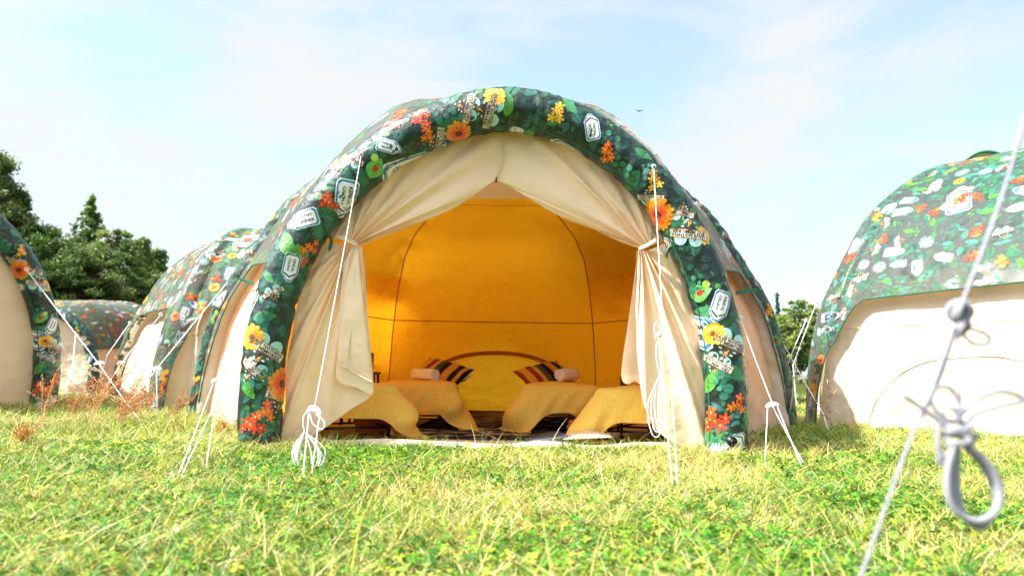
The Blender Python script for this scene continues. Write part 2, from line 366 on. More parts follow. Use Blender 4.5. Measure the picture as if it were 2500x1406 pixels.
def veined(col, dark, w=.5):
    ps = [leaf(col, w)]
    for t in (.25, .42, .58, .74):
        for s in (1, -1): ps.append(tri_fan([(t, 0), (t + .13, s * w * .36), (t + .15, s * w * .34), (t + .04, 0)], dark, 1))
    return cat(*ps)
def fern(col):
    ps = [tri_fan([(0, -.008), (1, 0), (0, .008)], col, 0)]
    for i in range(11):
        t = .06 + i * .085; l = .30 * math.sin(math.pi * min(1, (t + .12))) + .04
        for s in (1, -1): ps.append(xf(leaf(np.array(col) * random.uniform(.8, 1.2), .32, 4), t, 0, s * 1.05, l, .2))
    return cat(*ps)
def pads(col, n=5):
    ps = [tri_fan([(-.4, -.01), (.4, .02), (-.4, .01)], col, 0)]
    for i in range(n): ps.append(tri_fan(circ(-.35 + i * .75 / n, .12 * (-1) ** i, random.uniform(.07, .16), 9), np.array(col) * random.uniform(.7, 1.3), 1 + i * .2))
    return cat(*ps)
def ladybird():
    ps = [xf(leaf((.10, .42, .08), .75, 10), -.5, 0), tri_fan(circ(0, 0, .17, 10, .14), (.70, .03, .005), 1), tri_fan(circ(.17, 0, .06, 6), INK, 2)]
    for x, y in ((-.07, .06), (.04, .07), (-.03, -.06), (.08, -.05), (-.1, -.02), (.01, 0)): ps.append(tri_fan(circ(x, y, .028, 5), INK, 3))
    ps.append(tri_fan(circ(.35, .25, .16, 8), (.42, .60, .08), 1)); return cat(*ps)
def subdivide(p, L):
    v, t, c, z = p
    for _ in range(4):
        e = np.linalg.norm(v[t] - v[np.roll(t, 1, axis=1)], axis=2).max(1); big = e > L
        if not big.any(): break
        tb = t[big]; keep = t[~big]; n0 = len(v); a, b, d = tb[:, 0], tb[:, 1], tb[:, 2]; m = len(tb)
        v = np.vstack([v, (v[a] + v[b]) / 2, (v[b] + v[d]) / 2, (v[d] + v[a]) / 2]); c = np.vstack([c, (c[a] + c[b]) / 2, (c[b] + c[d]) / 2, (c[d] + c[a]) / 2]); z = np.concatenate([z, (z[a] + z[b]) / 2, (z[b] + z[d]) / 2, (z[d] + z[a]) / 2])
        ab = n0 + np.arange(m); bd_ = ab + m; da = bd_ + m
        t = np.vstack([keep, np.stack([a, ab, da], 1), np.stack([ab, b, bd_], 1), np.stack([da, bd_, d], 1), np.stack([ab, bd_, da], 1)])
    return v, t, c, z
class Surf:
    """parametric fabric S(a, b) with outward normals; lay() puts a flat motif on it true to size"""
    def __init__(s, fn, flip=1, h=1e-3): s.fn, s.flip, s.h = fn, flip, h
    def nrm(s, a, b):
        h = s.h; n = np.cross(s.fn(a + h, b) - s.fn(a - h, b), s.fn(a, b + h) - s.fn(a, b - h)); return s.flip * n / (np.linalg.norm(n, axis=-1, keepdims=True) + 1e-12)
    def frame(s, a0, b0):
        a = np.array([a0]); b = np.array([b0]); h = s.h
        ea = ((s.fn(a + h, b) - s.fn(a - h, b)) / (2 * h))[0]; eb = ((s.fn(a, b + h) - s.fn(a, b - h)) / (2 * h))[0]
        n = s.nrm(a, b)[0]; e1 = ea / np.linalg.norm(ea); e2 = np.cross(n, e1); return ea, eb, e1, e2, n
    def lay(s, shape, a0, b0, size, rot=0, off=.002, lift=.0005, maxe=.05, clip=None):
        v, t, c, z = subdivide((shape[0] * size, *shape[1:]), maxe)
        ea, eb, e1, e2, n = s.frame(a0, b0)
        cr, sr = math.cos(rot), math.sin(rot); x = v[:, 0] * cr - v[:, 1] * sr; y = v[:, 0] * sr + v[:, 1] * cr
        Mx = np.array([[ea @ e1, eb @ e1], [ea @ e2, eb @ e2]]); d = np.linalg.solve(Mx, np.stack([x, y]))
        A = a0 + d[0]; B = b0 + d[1]
        if clip is not None:
            ok = clip(A, B); t = t[ok[t].all(1)]
            if len(t) == 0: return None
        return s.fn(A, B) + s.nrm(A, B) * (off + z * lift)[:, None], t, c
def collect(lst, mt=None):
    V, T, Cc, n = [], [], [], 0
    for r in lst:
        if r is None: continue
        v, t, c = r; V.append(v); T.append(t + n); Cc.append(c); n += len(v)
    return (np.vstack(V), np.vstack(T), mt or m_print, np.vstack(Cc), True)
DK = [(.006, .10, .06), (.004, .06, .05), (.012, .14, .10), (.008, .085, .035), (.02, .16, .13), (.003, .035, .03)]
LT = [(.07, .28, .03), (.03, .20, .07), (.24, .40, .04), (.02, .16, .10)]
RED = (.62, .03, .008); ORG = (.78, .14, .006); YEL = (.82, .42, .01)
def scatter_print(S, dom, nleaf, n, clip=None, size=1.0, text=True, seed=1, maxe=.12, lmaxe=.15, big=()):
    """dom() gives a random (a, b); leaves first, then the bright motifs"""
    rs = random.Random(seed); random.seed(seed); outl = []
    for i in range(nleaf):
        a, b = dom(rs); k = rs.random(); col = rs.choice(DK)
        if k < .8: sh = leaf(np.array(col) * rs.uniform(.9, 2.3) + .008, rs.uniform(.3, .6), 5)
        else: sh = pads(np.array(rs.choice(DK + LT[:2])) * 1.2, 4)
        outl.append(S.lay(sh, a, b, size * rs.uniform(.08, .17), rs.uniform(0, 6.3), .0015 + .001 * rs.random(), .0002, lmaxe, clip))
    pool = ['kc'] * 6 + ['ht'] * 5 + ['g0'] * 1 + ['g1'] * 2 + ['cy'] * 3 + ['cr'] * 5 + ['fe'] * 4 + ['vl'] * 4 + ['da'] * 2 + ['lb'] * 2 + ['pd'] * 3
    cells = n
    pts = []
    for i in range(n):
        best = None
        for _ in range(8):
            a, b = dom(rs); p = S.fn(np.array([a]), np.array([b]))[0]
            dmin = min([np.linalg.norm(p - q) for q in pts] or [9]);
            if best is None or dmin > best[0]: best = (dmin, a, b, p)
        pts.append(best[3]); a, b = best[1:3]; k = rs.choice(pool); o = .003 + .0015 * rs.random(); rot = rs.choice([0, 1.57, 3.14, 4.71]) + rs.uniform(-.4, .4)
        sh, sz = {'kc': (lambda: badge_kc(text), .24), 'ht': (lambda: badge_heart(text), .19), 'g0': (lambda: gerbera(0), .17), 'g1': (lambda: gerbera(1), .17), 'cy': (lambda: cluster(YEL, ORG), .22),
                  'cr': (lambda: cluster(RED, ORG), .24), 'vl': (lambda: veined(LT[0], (.04, .2, .02)), .17), 'da': (daisy, .17), 'fe': (lambda: xf(fern((.02, .17, .09)), -.5), .26), 'lb': (ladybird, .16), 'pd': (lambda: pads(LT[1]), .25)}[k]
        outl.append(S.lay(sh(), a, b, size * sz * rs.uniform(.85, 1.15), rot, o, .0005, maxe, clip))
        if k == 'ht': outl.append(S.lay(badge_heart(text), a, b, size * sz * .9, rot + .1, o - .001, .0004, maxe, clip)) if False else None
    for a, b, sz, rot in big:
        outl.append(S.lay(badge_kc(text), a, b, sz, rot, .005, .0006, maxe, clip)); outl.append(S.lay(cluster(RED, ORG, 8), a + .01, b, sz * .5, rot, .009, .0005, maxe, clip))
    return collect(outl, m_print2)

def pix(p):
    v = np.asarray(p, float) - [0, 0, EYE]; z = v @ _f; return np.stack([1250 + F_ * (v @ _r) / z, 703 - F_ * (v @ _u) / z], -1)

# ================================================================== the big inflatable tent
Y0 = 5.45
ARCH = [(-1.965, -.08), (-1.985, .45), (-1.965, .85), (-1.89, 1.26), (-1.735, 1.67), (-1.475, 2.06), (-1.13, 2.40), (-.80, 2.61), (-.45, 2.755), (-.10, 2.825), (.30, 2.77),
        (.66, 2.61), (.98, 2.365), (1.25, 2.06), (1.455, 1.70), (1.60, 1.32), (1.685, .95), (1.72, .45), (1.705, -.08)]
AC = resample(spline([(x, Y0, z) for x, z in ARCH], 10), 160)
ALEN = np.linalg.norm(np.diff(AC, axis=0), axis=1).sum()
AT = np.gradient(AC, axis=0); AT /= np.linalg.norm(AT, axis=1)[:, None]
AN = np.stack([-AT[:, 2], AT[:, 1] * 0, AT[:, 0]], 1)            # in-plane, away from the opening
def arch_fn(s, ph, r0=.166):
    "s: metres along the tube from the left foot; ph: angle, 0 faces the camera, +90 deg outward"
    s = np.asarray(s, float); ph = np.asarray(ph, float); s, ph = np.broadcast_arrays(s, ph)
    t = np.linspace(0, ALEN, len(AC)); c = np.stack([np.interp(s, t, AC[:, k]) for k in range(3)], -1); n = np.stack([np.interp(s, t, AN[:, k]) for k in range(3)], -1)
    bend = np.exp(-((s - ALEN * .5) / 1.1) ** 2) + .7 * np.exp(-((s - ALEN * .68) / .5) ** 2) + .25
    r = r0 * (1 + .10 * np.exp(-((s - ALEN / 2) / 1.3) ** 2)) + (.0075 * bend * (.5 + .5 * np.sin(s * 3.1 + 1) ** 2)) * np.sin(s * 31 + 2.5 * np.sin(s * 5) + ph * 2.2) * np.exp(-((ph + .8) / 1.1) ** 2) + .003 * np.sin(s * 12 + ph * 3) + .0028 * np.sin(s * 47 + 4 * ph + 3 * np.sin(s * 9)) * np.sin(s * 6.3) \
        - .011 * (np.exp(-((s - 1.27) / .025) ** 2) + np.exp(-((s - ALEN + 1.12) / .025) ** 2)) - .014 * (np.exp(-((s - 2.62) / .03) ** 2) + np.exp(-((s - ALEN + 2.5) / .03) ** 2)) * np.clip(ph, 0, 1)
    r = r * (1 - .25 * np.exp(-s / .05)) 
    d = np.cos(ph)[..., None] * np.array([0, -1.0, 0]) + np.sin(ph)[..., None] * n
    return c + d * r[..., None]
SA = Surf(arch_fn, flip=1)
if (SA.nrm(np.array([3.0]), np.array([0.0]))[0] @ np.array([0, -1, 0])) < 0: SA.flip = -1
_gs, _gp = np.meshgrid(np.linspace(0.02, ALEN - .02, 420), np.linspace(-1.6, 1.9, 90), indexing='ij'); _gpx = pix(arch_fn(_gs, _gp))
def on_arch(px, py):
    d = ((_gpx - [px, py]) ** 2).sum(-1); i = np.unravel_index(d.argmin(), d.shape); return _gs[i], _gp[i]
def arch_motif(shape, px, py, wpx, rotdeg, o=.003, lift=.0006, under=0):
    s, ph = on_arch(px, py); ph -= under; ea, eb, e1, e2, n = SA.frame(s, ph); p0 = arch_fn(np.array([s]), np.array([ph]))[0]
    a1 = pix(p0 + e1 * .01) - pix(p0); a2 = pix(p0 + e2 * .01) - pix(p0)
    # wanted direction in the picture -> direction on the cloth
    wv = np.array([math.cos(R_(rotdeg)), -math.sin(R_(rotdeg))]); k = np.linalg.solve(np.stack([a1, a2], 1), wv)
    rot = math.atan2(k[1], k[0]); size = wpx * .01 * np.linalg.norm(k)
    return SA.lay(shape, s, ph, min(size, wpx / 270), rot, o, lift, .05)
ARCH_MOTIFS = [  # kind, x, y, width, turn
    ('ht', 617, 905, 66, -42, 1), ('ht', 646, 858, 92, -33, 2), ('ht', 1748, 892, 70, -27, 1), ('ht', 1780, 842, 88, -25, 2), ('ht', 1142, 262, 66, -104, 1), ('ht', 1190, 272, 86, -104, 2),
    ('ht', 1664, 516, 56, 172, 1), ('ht', 1680, 564, 86, 174, 2), ('ht', 1586, 478, 58, 176, 1), ('ht', 1070, 345, 62, -100, 1), ('ht', 682, 975, 66, -24, 1), ('ht', 862, 388, 48, 165, 1), ('ht', 668, 718, 50, 22, 1),
    ('kc', 950, 357, 62, -16, 2), ('kc', 845, 487, 92, -104, 2), ('kc', 738, 537, 80, 200, 2), ('kc', 710, 655, 70, -103, 2), ('kc', 1447, 312, 66, 100, 2), ('kc', 1759, 748, 78, -107, 2), ('kc', 1796, 1085, 68, 52, 1),
    ('kc', 1268, 316, 50, -15, 1), ('KC', 992, 388, 150, 32, 1), ('KC', 1712, 800, 130, 70, 0), ('KC', 690, 1062, 130, 88, 1), ('KC', 1400, 355, 110, -25, 0), ('kc', 655, 1096, 60, 20, 1), ('kc', 1620, 600, 50, 60, 0),
    ('g0', 1120, 325, 66, 0, 3), ('g0', 1604, 522, 76, 20, 3), ('g0', 686, 935, 78, 0, 3), ('g1', 617, 822, 58, 0, 3), ('g1', 1741, 815, 58, 0, 3), ('g1', 1210, 234, 56, 0, 3), ('g1', 1715, 575, 44, 0, 2), ('g1', 830, 395, 50, 0, 2),
    ('co', 1048, 322, 62, 0, 2), ('cr', 1025, 285, 60, 0, 1), ('co', 760, 606, 56, 0, 2), ('cr', 803, 494, 64, 0, 2), ('co', 655, 1005, 70, 0, 2), ('cr', 612, 1035, 76, 0, 2), ('cy', 1365, 277, 66, 0, 2), ('co', 1487, 372, 66, 0, 2),
    ('cy', 1602, 440, 62, 0, 2), ('cr', 1745, 1025, 80, 0, 2), ('co', 1802, 990, 56, 0, 2), ('cr', 735, 640, 40, 0, 1), ('lb', 915, 412, 58, 60, 2), ('lb', 1710, 716, 54, 20, 2), ('cr', 960, 300, 60, 0, 0),
    ('pd', 640, 925, 80, 40, 2), ('pd', 1765, 945, 80, -60, 2), ('pd', 1100, 290, 80, 30, 1), ('pd', 1545, 430, 60, -40, 2), ('pd', 640, 790, 60, 80, 2), ('pd', 1700, 690, 60, 80, 2), ('lf', 700, 600, 70, -80, 2), ('lf', 725, 625, 60, -95, 2),
    ('lf', 1290, 325, 50, 45, 2), ('lf', 1240, 260, 50, 70, 1), ('lf', 1735, 930, 66, 60, 2), ('lf', 608, 955, 50, -60, 2), ('fe', 790, 560, 110, -80, 1), ('fe', 870, 440, 110, -60, 1), ('fe', 690, 700, 100, -100, 1), ('fe', 745, 690, 90, -95, 1),
    ('fe', 670, 900, 90, -80, 1), ('fe', 1765, 900, 90, -80, 1), ('fe', 1640, 560, 80, -60, 1), ('pd', 1590, 410, 60, 0, 1), ('da', 1752, 1108, 60, 0, 2)]
random.seed(3)
LARGE = {'ht': lambda: badge_heart(), 'kc': lambda: badge_kc(), 'KC': lambda: badge_kc(), 'g0': lambda: gerbera(0), 'g1': lambda: gerbera(1), 'co': lambda: cluster(ORG, (.85, .10, .004), 5), 'cr': lambda: cluster(RED, (.80, .07, .01), 6),
         'cy': lambda: cluster(YEL, (.88, .32, .01), 5), 'lb': ladybird, 'pd': lambda: pads(LT[3], 6), 'lf': lambda: xf(veined(LT[0], (.04, .2, .02)), -.5), 'fe': lambda: xf(fern((.01, .13, .07)), -.5), 'da': daisy}
lays = []
rs = random.Random(5)
for i in range(1500):
    s_, p_ = rs.uniform(0.05, ALEN - .05), rs.uniform(-2.0, 2.3); c_ = np.array(rs.choice(DK)) * rs.uniform(.25, .85)
    lays.append(SA.lay(leaf(c_, rs.uniform(.3, .6), 6), s_, p_, rs.uniform(.05, .13), rs.uniform(0, 6.3), .0012 + .0010 * rs.random(), 0, .05))
for i in range(110):
    s_, p_ = rs.uniform(0.05, ALEN - .05), rs.uniform(-1.4, 1.8)
    sh = rs.choice([pads(np.array(LT[3]) * .8, 5), xf(fern((.008, .12, .07)), -.5), pads(np.array(LT[0]) * .7, 3), xf(leaf(LT[1], .45), -.5)])
    lays.append(SA.lay(sh, s_, p_, rs.uniform(.12, .26), rs.uniform(0, 6.3), .0024 + .0004 * rs.random(), .0001, .05))
for k, x, y, w, rot, lv in ARCH_MOTIFS: lays.append(arch_motif(LARGE[k](), x, y, w, rot, .003 + .0022 * lv, under=.75 if k == 'KC' else 0))
_s, _p = np.meshgrid(np.linspace(0, ALEN, 420), np.linspace(-math.pi, math.pi, 49)[:-1], indexing='ij')
tent = thing('inflatable_tent', (-.13, Y0, 0), 'large floral printed inflatable tent in the middle with its door tied open on beds', 'tent', 'printed inflatable tents in the field')
front = mk('front_arch', [(arch_fn(_s, _p), grid_faces(420, 48, True), m_base), collect(lays)], tent)
bands = []
for s_ in (1.27, ALEN - 1.12, ALEN * .505):
    V, Fq = tube([arch_fn(np.array(s_), np.array(a), .163 if abs(s_ - ALEN * .505) < .01 else .153) for a in np.linspace(-2.6, 2.6, 40)], .0045, 5); mk('seam', [(V, Fq, m_binding)], front)
e = tube([arch_fn(np.array(s_), np.array(-1.15), .160 + .006) for s_ in np.linspace(.05, ALEN - .05, 220)], .009, 6); mk('piping', [(*e, m_binding)], front)
# black inflation valve on the right foot
vs = on_arch(1787, 1080); vc = arch_fn(np.array(vs[0]), np.array(vs[1])); vn = SA.nrm(np.array([vs[0]]), np.array([vs[1]]))[0]
mk('valve', [(*tube([vc - vn * .01, vc + vn * .012], .040, 20), m_rubber), (*tube([vc + vn * .012, vc + vn * .022], .031, 20), m_rubber), (*tube([vc + vn * .022, vc + vn * .034], .015, 14), m_rubber)], front)

# ---- canopy: sections across the tent at depth y, from the arch shape in front to a dome
DOME = [(1, 0), (.98, .2), (.937, .39), (.887, .5), (.812, .63), (.725, .765), (.58, .89), (.41, .978), (.2, .995), (0, 1)]
_dome = resample(spline([(-x, z) for x, z in DOME] + [(x, z) for x, z in DOME[::-1][1:]], 8), 121)
_ar = resample(AC[:, [0, 2]] + AN[:, [0, 2]] * .06, 121); _ar = (_ar - [-.13, 0]) / [1.95, 2.88]
YS = [5.45, 5.9, 6.3, 7.2, 8.25, 9.6, 11.0]; WS = [1.93, 2.08, 2.32, 2.94, 3.62, 2.95, 2.0]; HS = [2.88, 3.17, 3.27, 3.33, 3.42, 3.2, 2.7]; CX = [-.13, -.13, -.14, -.17, -.21, -.2, -.18]
def can_fn(u, y, sc_=1.0, dy=0):
    "u 0..1 across from the left ground line to the right one"
    u, y = np.broadcast_arrays(np.asarray(u, float), np.asarray(y, float)); t = np.linspace(0, 1, 121)
    k = smooth01((y - 5.45) / .8)
    x = np.interp(u, t, _dome[:, 0]) * k + np.interp(u, t, _ar[:, 0]) * (1 - k); z = np.interp(u, t, _dome[:, 1]) * k + np.interp(u, t, _ar[:, 1]) * (1 - k)
    Wd = np.interp(y, YS, WS); H = np.interp(y, YS, HS); c = np.interp(y, YS, CX)
    rib = .05 * np.exp(-((y - 8.25) / .16) ** 2)
    sag = -.05 * np.sin(np.clip((y - 6.2) / 2.1, 0, 1) * math.pi) * smooth01((.9 - z) / .3)
    wr = .006 * np.sin(u * 55 + y * 6) * np.sin(y * 5 + u * 20)
    kk = sc_ + (rib + sag + wr) / 3.0
    return np.stack([c + x * Wd * kk, y + dy, z * H * kk], -1)
SC = Surf(lambda a, b: can_fn(a, b))
if SC.nrm(np.array([.5]), np.array([7.0]))[0][2] < 0: SC.flip = -1
def u_at_z(y, zz, side):
    us = np.linspace(0, .5, 200) if side < 0 else np.linspace(1, .5, 200); P = can_fn(us, np.full(200, y)); return np.interp(zz, P[:, 2], us)
def zedge(y):
    y = np.asarray(y, float); e = 1.55 + .28 * smooth01((y - 5.5) / 2.5)
    d = np.abs(y - 8.25); return np.where(d < .2, .0, e * smooth01((d - .2) / .16) ** .6) if False else e * np.where(d < .2, 0, np.clip((d - .2) / .22, 0, 1) ** .45)
ycol = np.unique(np.concatenate([np.linspace(5.5, 11, 60), np.linspace(7.8, 8.7, 40)])); wcol = np.linspace(0, 1, 110)
uL = np.array([u_at_z(y, max(.02, zedge(y)), -1) for y in ycol]); uR = np.array([u_at_z(y, max(.02, zedge(y)), 1) for y in ycol])
U = uL[:, None] * (1 - wcol) + uR[:, None] * wcol; Yg = np.broadcast_to(ycol[:, None], U.shape)
def inside_can(A, B): return (A > np.interp(B, ycol, uL)) & (A < np.interp(B, ycol, uR)) & (B > 5.5) & (B < 11)
def dom_can(rs):
    while True:
        b = 5.5 + 5.0 * rs.random(); a = rs.random()
        if np.interp(b, ycol, uL) < a < np.interp(b, ycol, uR): return a, b
pr = scatter_print(SC, dom_can, 3600, 620, inside_can, .92, True, 11, .12, .2, big=[(.22, 6.7, .42, 1.2), (.27, 7.5, .45, 1.4), (.78, 6.8, .42, -1.4), (.80, 7.8, .42, -1.2)])
canopy = mk('canopy', [(can_fn(U, Yg), grid_faces(*U.shape), m_base2), pr], tent)
bl = []
for uu, sg in ((uL, -1), (uR, 1)):
    P = can_fn(uu, ycol); mk('edge_binding', [(*tube(P, .008, 5), m_binding)], canopy)
# ---- cream walls behind the canopy edge, inset by the tube's thickness
def wall_fn(u, y, k=.945): return can_fn(u, y, k)
def wall_part(side, y0, y1, n=50, k=.945, ztop=2.2):
    ys = np.linspace(y0, y1, n); u1 = np.array([u_at_z(y, ztop, side) for y in ys]); u0 = 0. if side < 0 else 1.
    w = np.linspace(0, 1, 30); Ug = u0 * (1 - w)[None] + u1[:, None] * w[None]; Yy = np.broadcast_to(ys[:, None], Ug.shape); P = wall_fn(Ug, Yy, k)
    fold = .020 * np.sin(Yy * 7 + P[..., 2] * 1.2) * np.exp(-P[..., 2]) + .006 * np.sin(P[..., 2] * 14 + Yy * 3)
    P[..., 0] += fold * side; return P, grid_faces(*Ug.shape)
for sd in (-1, 1):
    P, Fq = wall_part(sd, 5.55, 8.12, k=.95); mk('wall_panel', [(P, Fq, m_wall)], tent)
    P, Fq = wall_part(sd, 8.38, 11.0, k=.95); mk('wall_panel', [(P, Fq, m_wall)], tent)
    # inflated leg tube: printed sleeve on its outer half, cream on the inner half
    uu = np.linspace(0, .30, 60) if sd < 0 else np.linspace(1, .70, 60)
    Pl = can_fn(uu, np.full(60, 8.2), .955); Tl = np.gradient(Pl, axis=0); Tl /= np.linalg.norm(Tl, axis=1)[:, None]; Nl = np.stack([-Tl[:, 2], Tl[:, 1] * 0, Tl[:, 0]], 1); Nl *= np.sign(Nl[5] @ [sd, 0, 0]); Ll = np.linalg.norm(np.diff(Pl, axis=0), axis=1).sum()
    def leg_fn(s_, ph, Pl=Pl, Nl=Nl, Ll=Ll, r0=.165):
        s_, ph = np.broadcast_arrays(np.asarray(s_, float), np.asarray(ph, float)); t = np.linspace(0, Ll, 60); c = np.stack([np.interp(s_, t, Pl[:, k]) for k in range(3)], -1); n = np.stack([np.interp(s_, t, Nl[:, k]) for k in range(3)], -1)
        r = r0 + .004 * np.sin(s_ * 17 + ph * 3) + .003 * np.sin(s_ * 41 + ph * 5); return c + (np.cos(ph)[..., None] * np.array([0, -1.0, 0]) + np.sin(ph)[..., None] * n) * r[..., None]
    SL = Surf(leg_fn)
    if SL.nrm(np.array([1.0]), np.array([0.0]))[0] @ np.array([0, -1, 0]) < 0: SL.flip = -1
    sg_, pg_ = np.meshgrid(np.linspace(0, Ll, 90), np.linspace(.12, math.pi, 22), indexing='ij'); sg2, pg2 = np.meshgrid(np.linspace(0, Ll, 90), np.linspace(-math.pi, .13, 22), indexing='ij')
    prl = scatter_print(SL, lambda rs: (rs.uniform(0, Ll), rs.uniform(.2, 2.6)), 260, 20, lambda A, B: (A > 0) & (A < Ll) & (B > .12) & (B < 3.1), .95, True, 60 + sd, .05, .06)
    lg = mk('leg', [(leg_fn(sg2, pg2, r0=.160), grid_faces(90, 22), m_cream)], tent); mk('printed_sleeve', [(leg_fn(sg_, pg_), grid_faces(90, 22), m_base), prl], lg)
    # green strap holding the leg under the canopy edge
    ps_ = can_fn(np.array([u_at_z(8.0, 1.62, sd)]), np.array([7.97]), .97)[0]
    q = W(602, 686, 7.85) if sd < 0 else W(1822, 713, 7.85)
    V = np.array([W(582, 676, 7.9), W(584, 684, 7.9), W(618, 697, 7.6), W(619, 689, 7.6)]) if sd < 0 else np.array([W(1848, 703, 7.9), W(1847, 713, 7.9), W(1797, 720, 7.55), W(1797, 710, 7.55)])
    V = np.vstack([V, V + [0, .012, 0]]); mk('strap', [(V, [[0, 1, 2, 3], [7, 6, 5, 4], [0, 4, 5, 1], [1, 5, 6, 2], [2, 6, 7, 3], [3, 7, 4, 0]], m_binding, None, False)], tent)
# rear wall
ring = can_fn(np.linspace(0, 1, 60), np.full(60, 11.0), .97); mk('rear_wall', [(np.vstack([ring, [[-.15, 11.15, 1.2]]]), [[i, i + 1, 60] for i in range(59)], m_wall)], tent)

def wl0(pts, D): return np.array([W(x, y, D) for x, y in pts])
# ---- lining, coloured like light filtered through canvas: faceted room with seams
LC = np.array([-.24, 8.25]); FLOOR = np.array([(-1.62, 5.78), (-3.05, 8.0), (-1.94, 10.85), (1.36, 10.85), (2.75, 8.0), (1.42, 5.78)])
LZ = np.array([0, .35, .8, 1.2, 1.6, 2.0, 2.4, 2.7, 2.95, 3.12]); LF = np.array([1.0, 1.0, .985, .97, .945, .91, .85, .74, .53, .0])
def liner_pt(i, t, z, bul=.045):
    f = np.interp(z, LZ, LF)
    a, b = FLOOR[i], FLOOR[i + 1]; p = a * (1 - t) + b * t; p = LC + (p - LC) * f; m = (a + b) / 2 - LC; m = m / np.linalg.norm(m)
    p = p + m * bul * math.sin(math.pi * t) * f * (1 if z > .05 else .3) + m * .006 * math.sin(t * 23 + z * 3) * math.sin(z * 9) * math.sin(math.pi * t); return np.array([p[0], p[1], z])
zs = np.concatenate([np.linspace(0, 2.4, 26), np.linspace(2.5, 3.12, 12)])
lin = []
for i in range(5):
    P = np.array([[liner_pt(i, t, z) for z in zs] for t in np.linspace(0, 1, 22)]); lin.append((P, grid_faces(22, len(zs)), m_liner))
lining = mk('lining', lin, tent)
sm_ = []
for i in range(1, 5): sm_.append((*tube([liner_pt(i, 0.0, z) + [0, -.01, 0] for z in zs[:-2]], .010, 5), m_seam))
hs = []
for i in range(5): hs += [liner_pt(i, t, 1.42) * [.997, .999, 1] for t in np.linspace(0, 1, 14)]
sm_.append((*tube(hs, .008, 5), m_seam))
hs = [liner_pt(2, t, 2.98) + [0, -.012, 0] for t in np.linspace(0, 1, 14)]; sm_.append((*tube(hs, .004, 5), m_seam))
mk('lining_seam', sm_, lining)
# zip arc of the rear door
arc = []
for off in (0, .032):
    pts = []
    for a in np.linspace(0, math.pi, 40):
        x = -.22 + (1.02 - off) * math.cos(a); z = .52 + (.43 - off) * max(0, math.sin(a)) ** .85
        t = (x + 1.94) / 3.30; p = liner_pt(2, t, z); pts.append(p + [0, -.03, 0])
    arc.append((*tube(pts, .020, 6), m_seam))
mk('rear_door_zip', arc, lining)
V = wl0([(1120, 484), (1150, 430), (1213, 405), (1280, 430), (1310, 484), (1214, 486)], 6.6); mk('roof_vent', [(V, [[0, 1, 2, 3, 4, 5]], m_cream)], lining)
gs = [(-1.9, 5.72, .012), (-1.2, 5.62, .012), (-.3, 5.50, .012), (.4, 5.52, .012), (1.2, 5.66, .012), (1.7, 5.72, .012)]
gsp = spline(gs, 8); rim = np.array([[p[0], p[1], .02] for p in gsp]); back = np.array([[x, 10.9, .02] for x in np.linspace(-2.0, 1.6, len(gsp))])
mid = np.array([[x, 8.1, .02] for x in np.linspace(-3.1, 2.8, len(gsp))])
rows = np.stack([rim, rim * .66 + mid * .34, mid, back]); mk('groundsheet', [(rows, grid_faces(4, len(gsp)), m_sheetfloor)], tent)
lip = np.array([[p[0], p[1] - .02, .045 + .012 * math.sin(p[0] * 6)] for p in gsp]); mk('door_sill', [(*tube(lip, .042 + .008 * np.sin(np.arange(len(lip)) * .9), 10), m_cream)], tent)

# ---- tied back curtains
def fan(tie, bound, nr, nth, foldn, amp, seed, D_bulge=.05, ph=0., powr=1.0, peak=.25):
    B = resample(bound, nth); th = np.linspace(0, 1, nth); rr = np.linspace(0, 1, nr) ** 1.15
    T = tie[0] * (1 - th)[:, None] + tie[1] * th[:, None]
    rs = np.random.default_rng(seed); w1, w2, w3 = rs.uniform(0, 6, 3)
    f = (np.sin(th * foldn * 2 * math.pi + w1 + 1.2 * np.sin(th * 7 + w2)) + .5 * np.sin(th * foldn * 3.7 * math.pi + w2))
    g = (rr / peak) ** .6 * np.exp(1 - (rr / peak) ** .6) * (.35 + .65 * (1 - rr)); edge = np.sin(math.pi * th) ** .35
    P = T[None] * (1 - rr)[:, None, None] + B[None] * rr[:, None, None]
    dn = amp * f[None] * g[:, None] * edge[None] - D_bulge * np.sin(math.pi * rr)[:, None] * edge[None] + .004 * np.sin(rr * 20 + w3)[:, None] * np.sin(th * 11)[None]
    P[..., 1] += dn; P[..., 2] += .35 * amp * np.roll(f, 3)[None] * g[:, None] * edge[None] * np.sin(math.pi * rr)[:, None]
    return P, grid_faces(nr, nth)
def wl(pts, D): return np.array([W(*p[:2], p[2] if len(p) > 2 else D) for p in pts])
DC = 5.60
apex = (1213, 434)
# left
tl = wl([(858, 592), (880, 600)], DC - .04)
in_edge = [(1213, 434, 5.66), (1180, 458), (1120, 500), (1050, 530), (980, 556), (920, 580), (885, 598)]
upL = fan(wl([(878, 597), (852, 588)], DC - .05), spline(wl([(885, 600), (925, 582), (985, 560), (1055, 533), (1125, 498), (1180, 460), (1213, 434), (1226, 385), (1228, 318), (1160, 322), (1080, 345), (1000, 380), (900, 450), (850, 505), (800, 580)], DC), 6), 40, 150, 6, .030, 4, .03, peak=.3)
loL = fan(wl([(845, 598), (882, 602)], DC - .05), spline(wl([(795, 590, 5.55), (735, 715, 5.55), (705, 860, 5.55), (695, 980, 5.55), (690, 1100, 5.55), (745, 1075), (800, 1040), (850, 1003), (905, 968), (912, 940), (905, 860), (893, 760), (888, 680), (884, 640)], DC), 6), 44, 170, 7, .045, 9, .04, peak=.35)
mk('door_curtain', [(*upL, m_curtain), (*loL, m_curtain)], tent, 'left door curtain, wholly in shade with its hem swung outward')
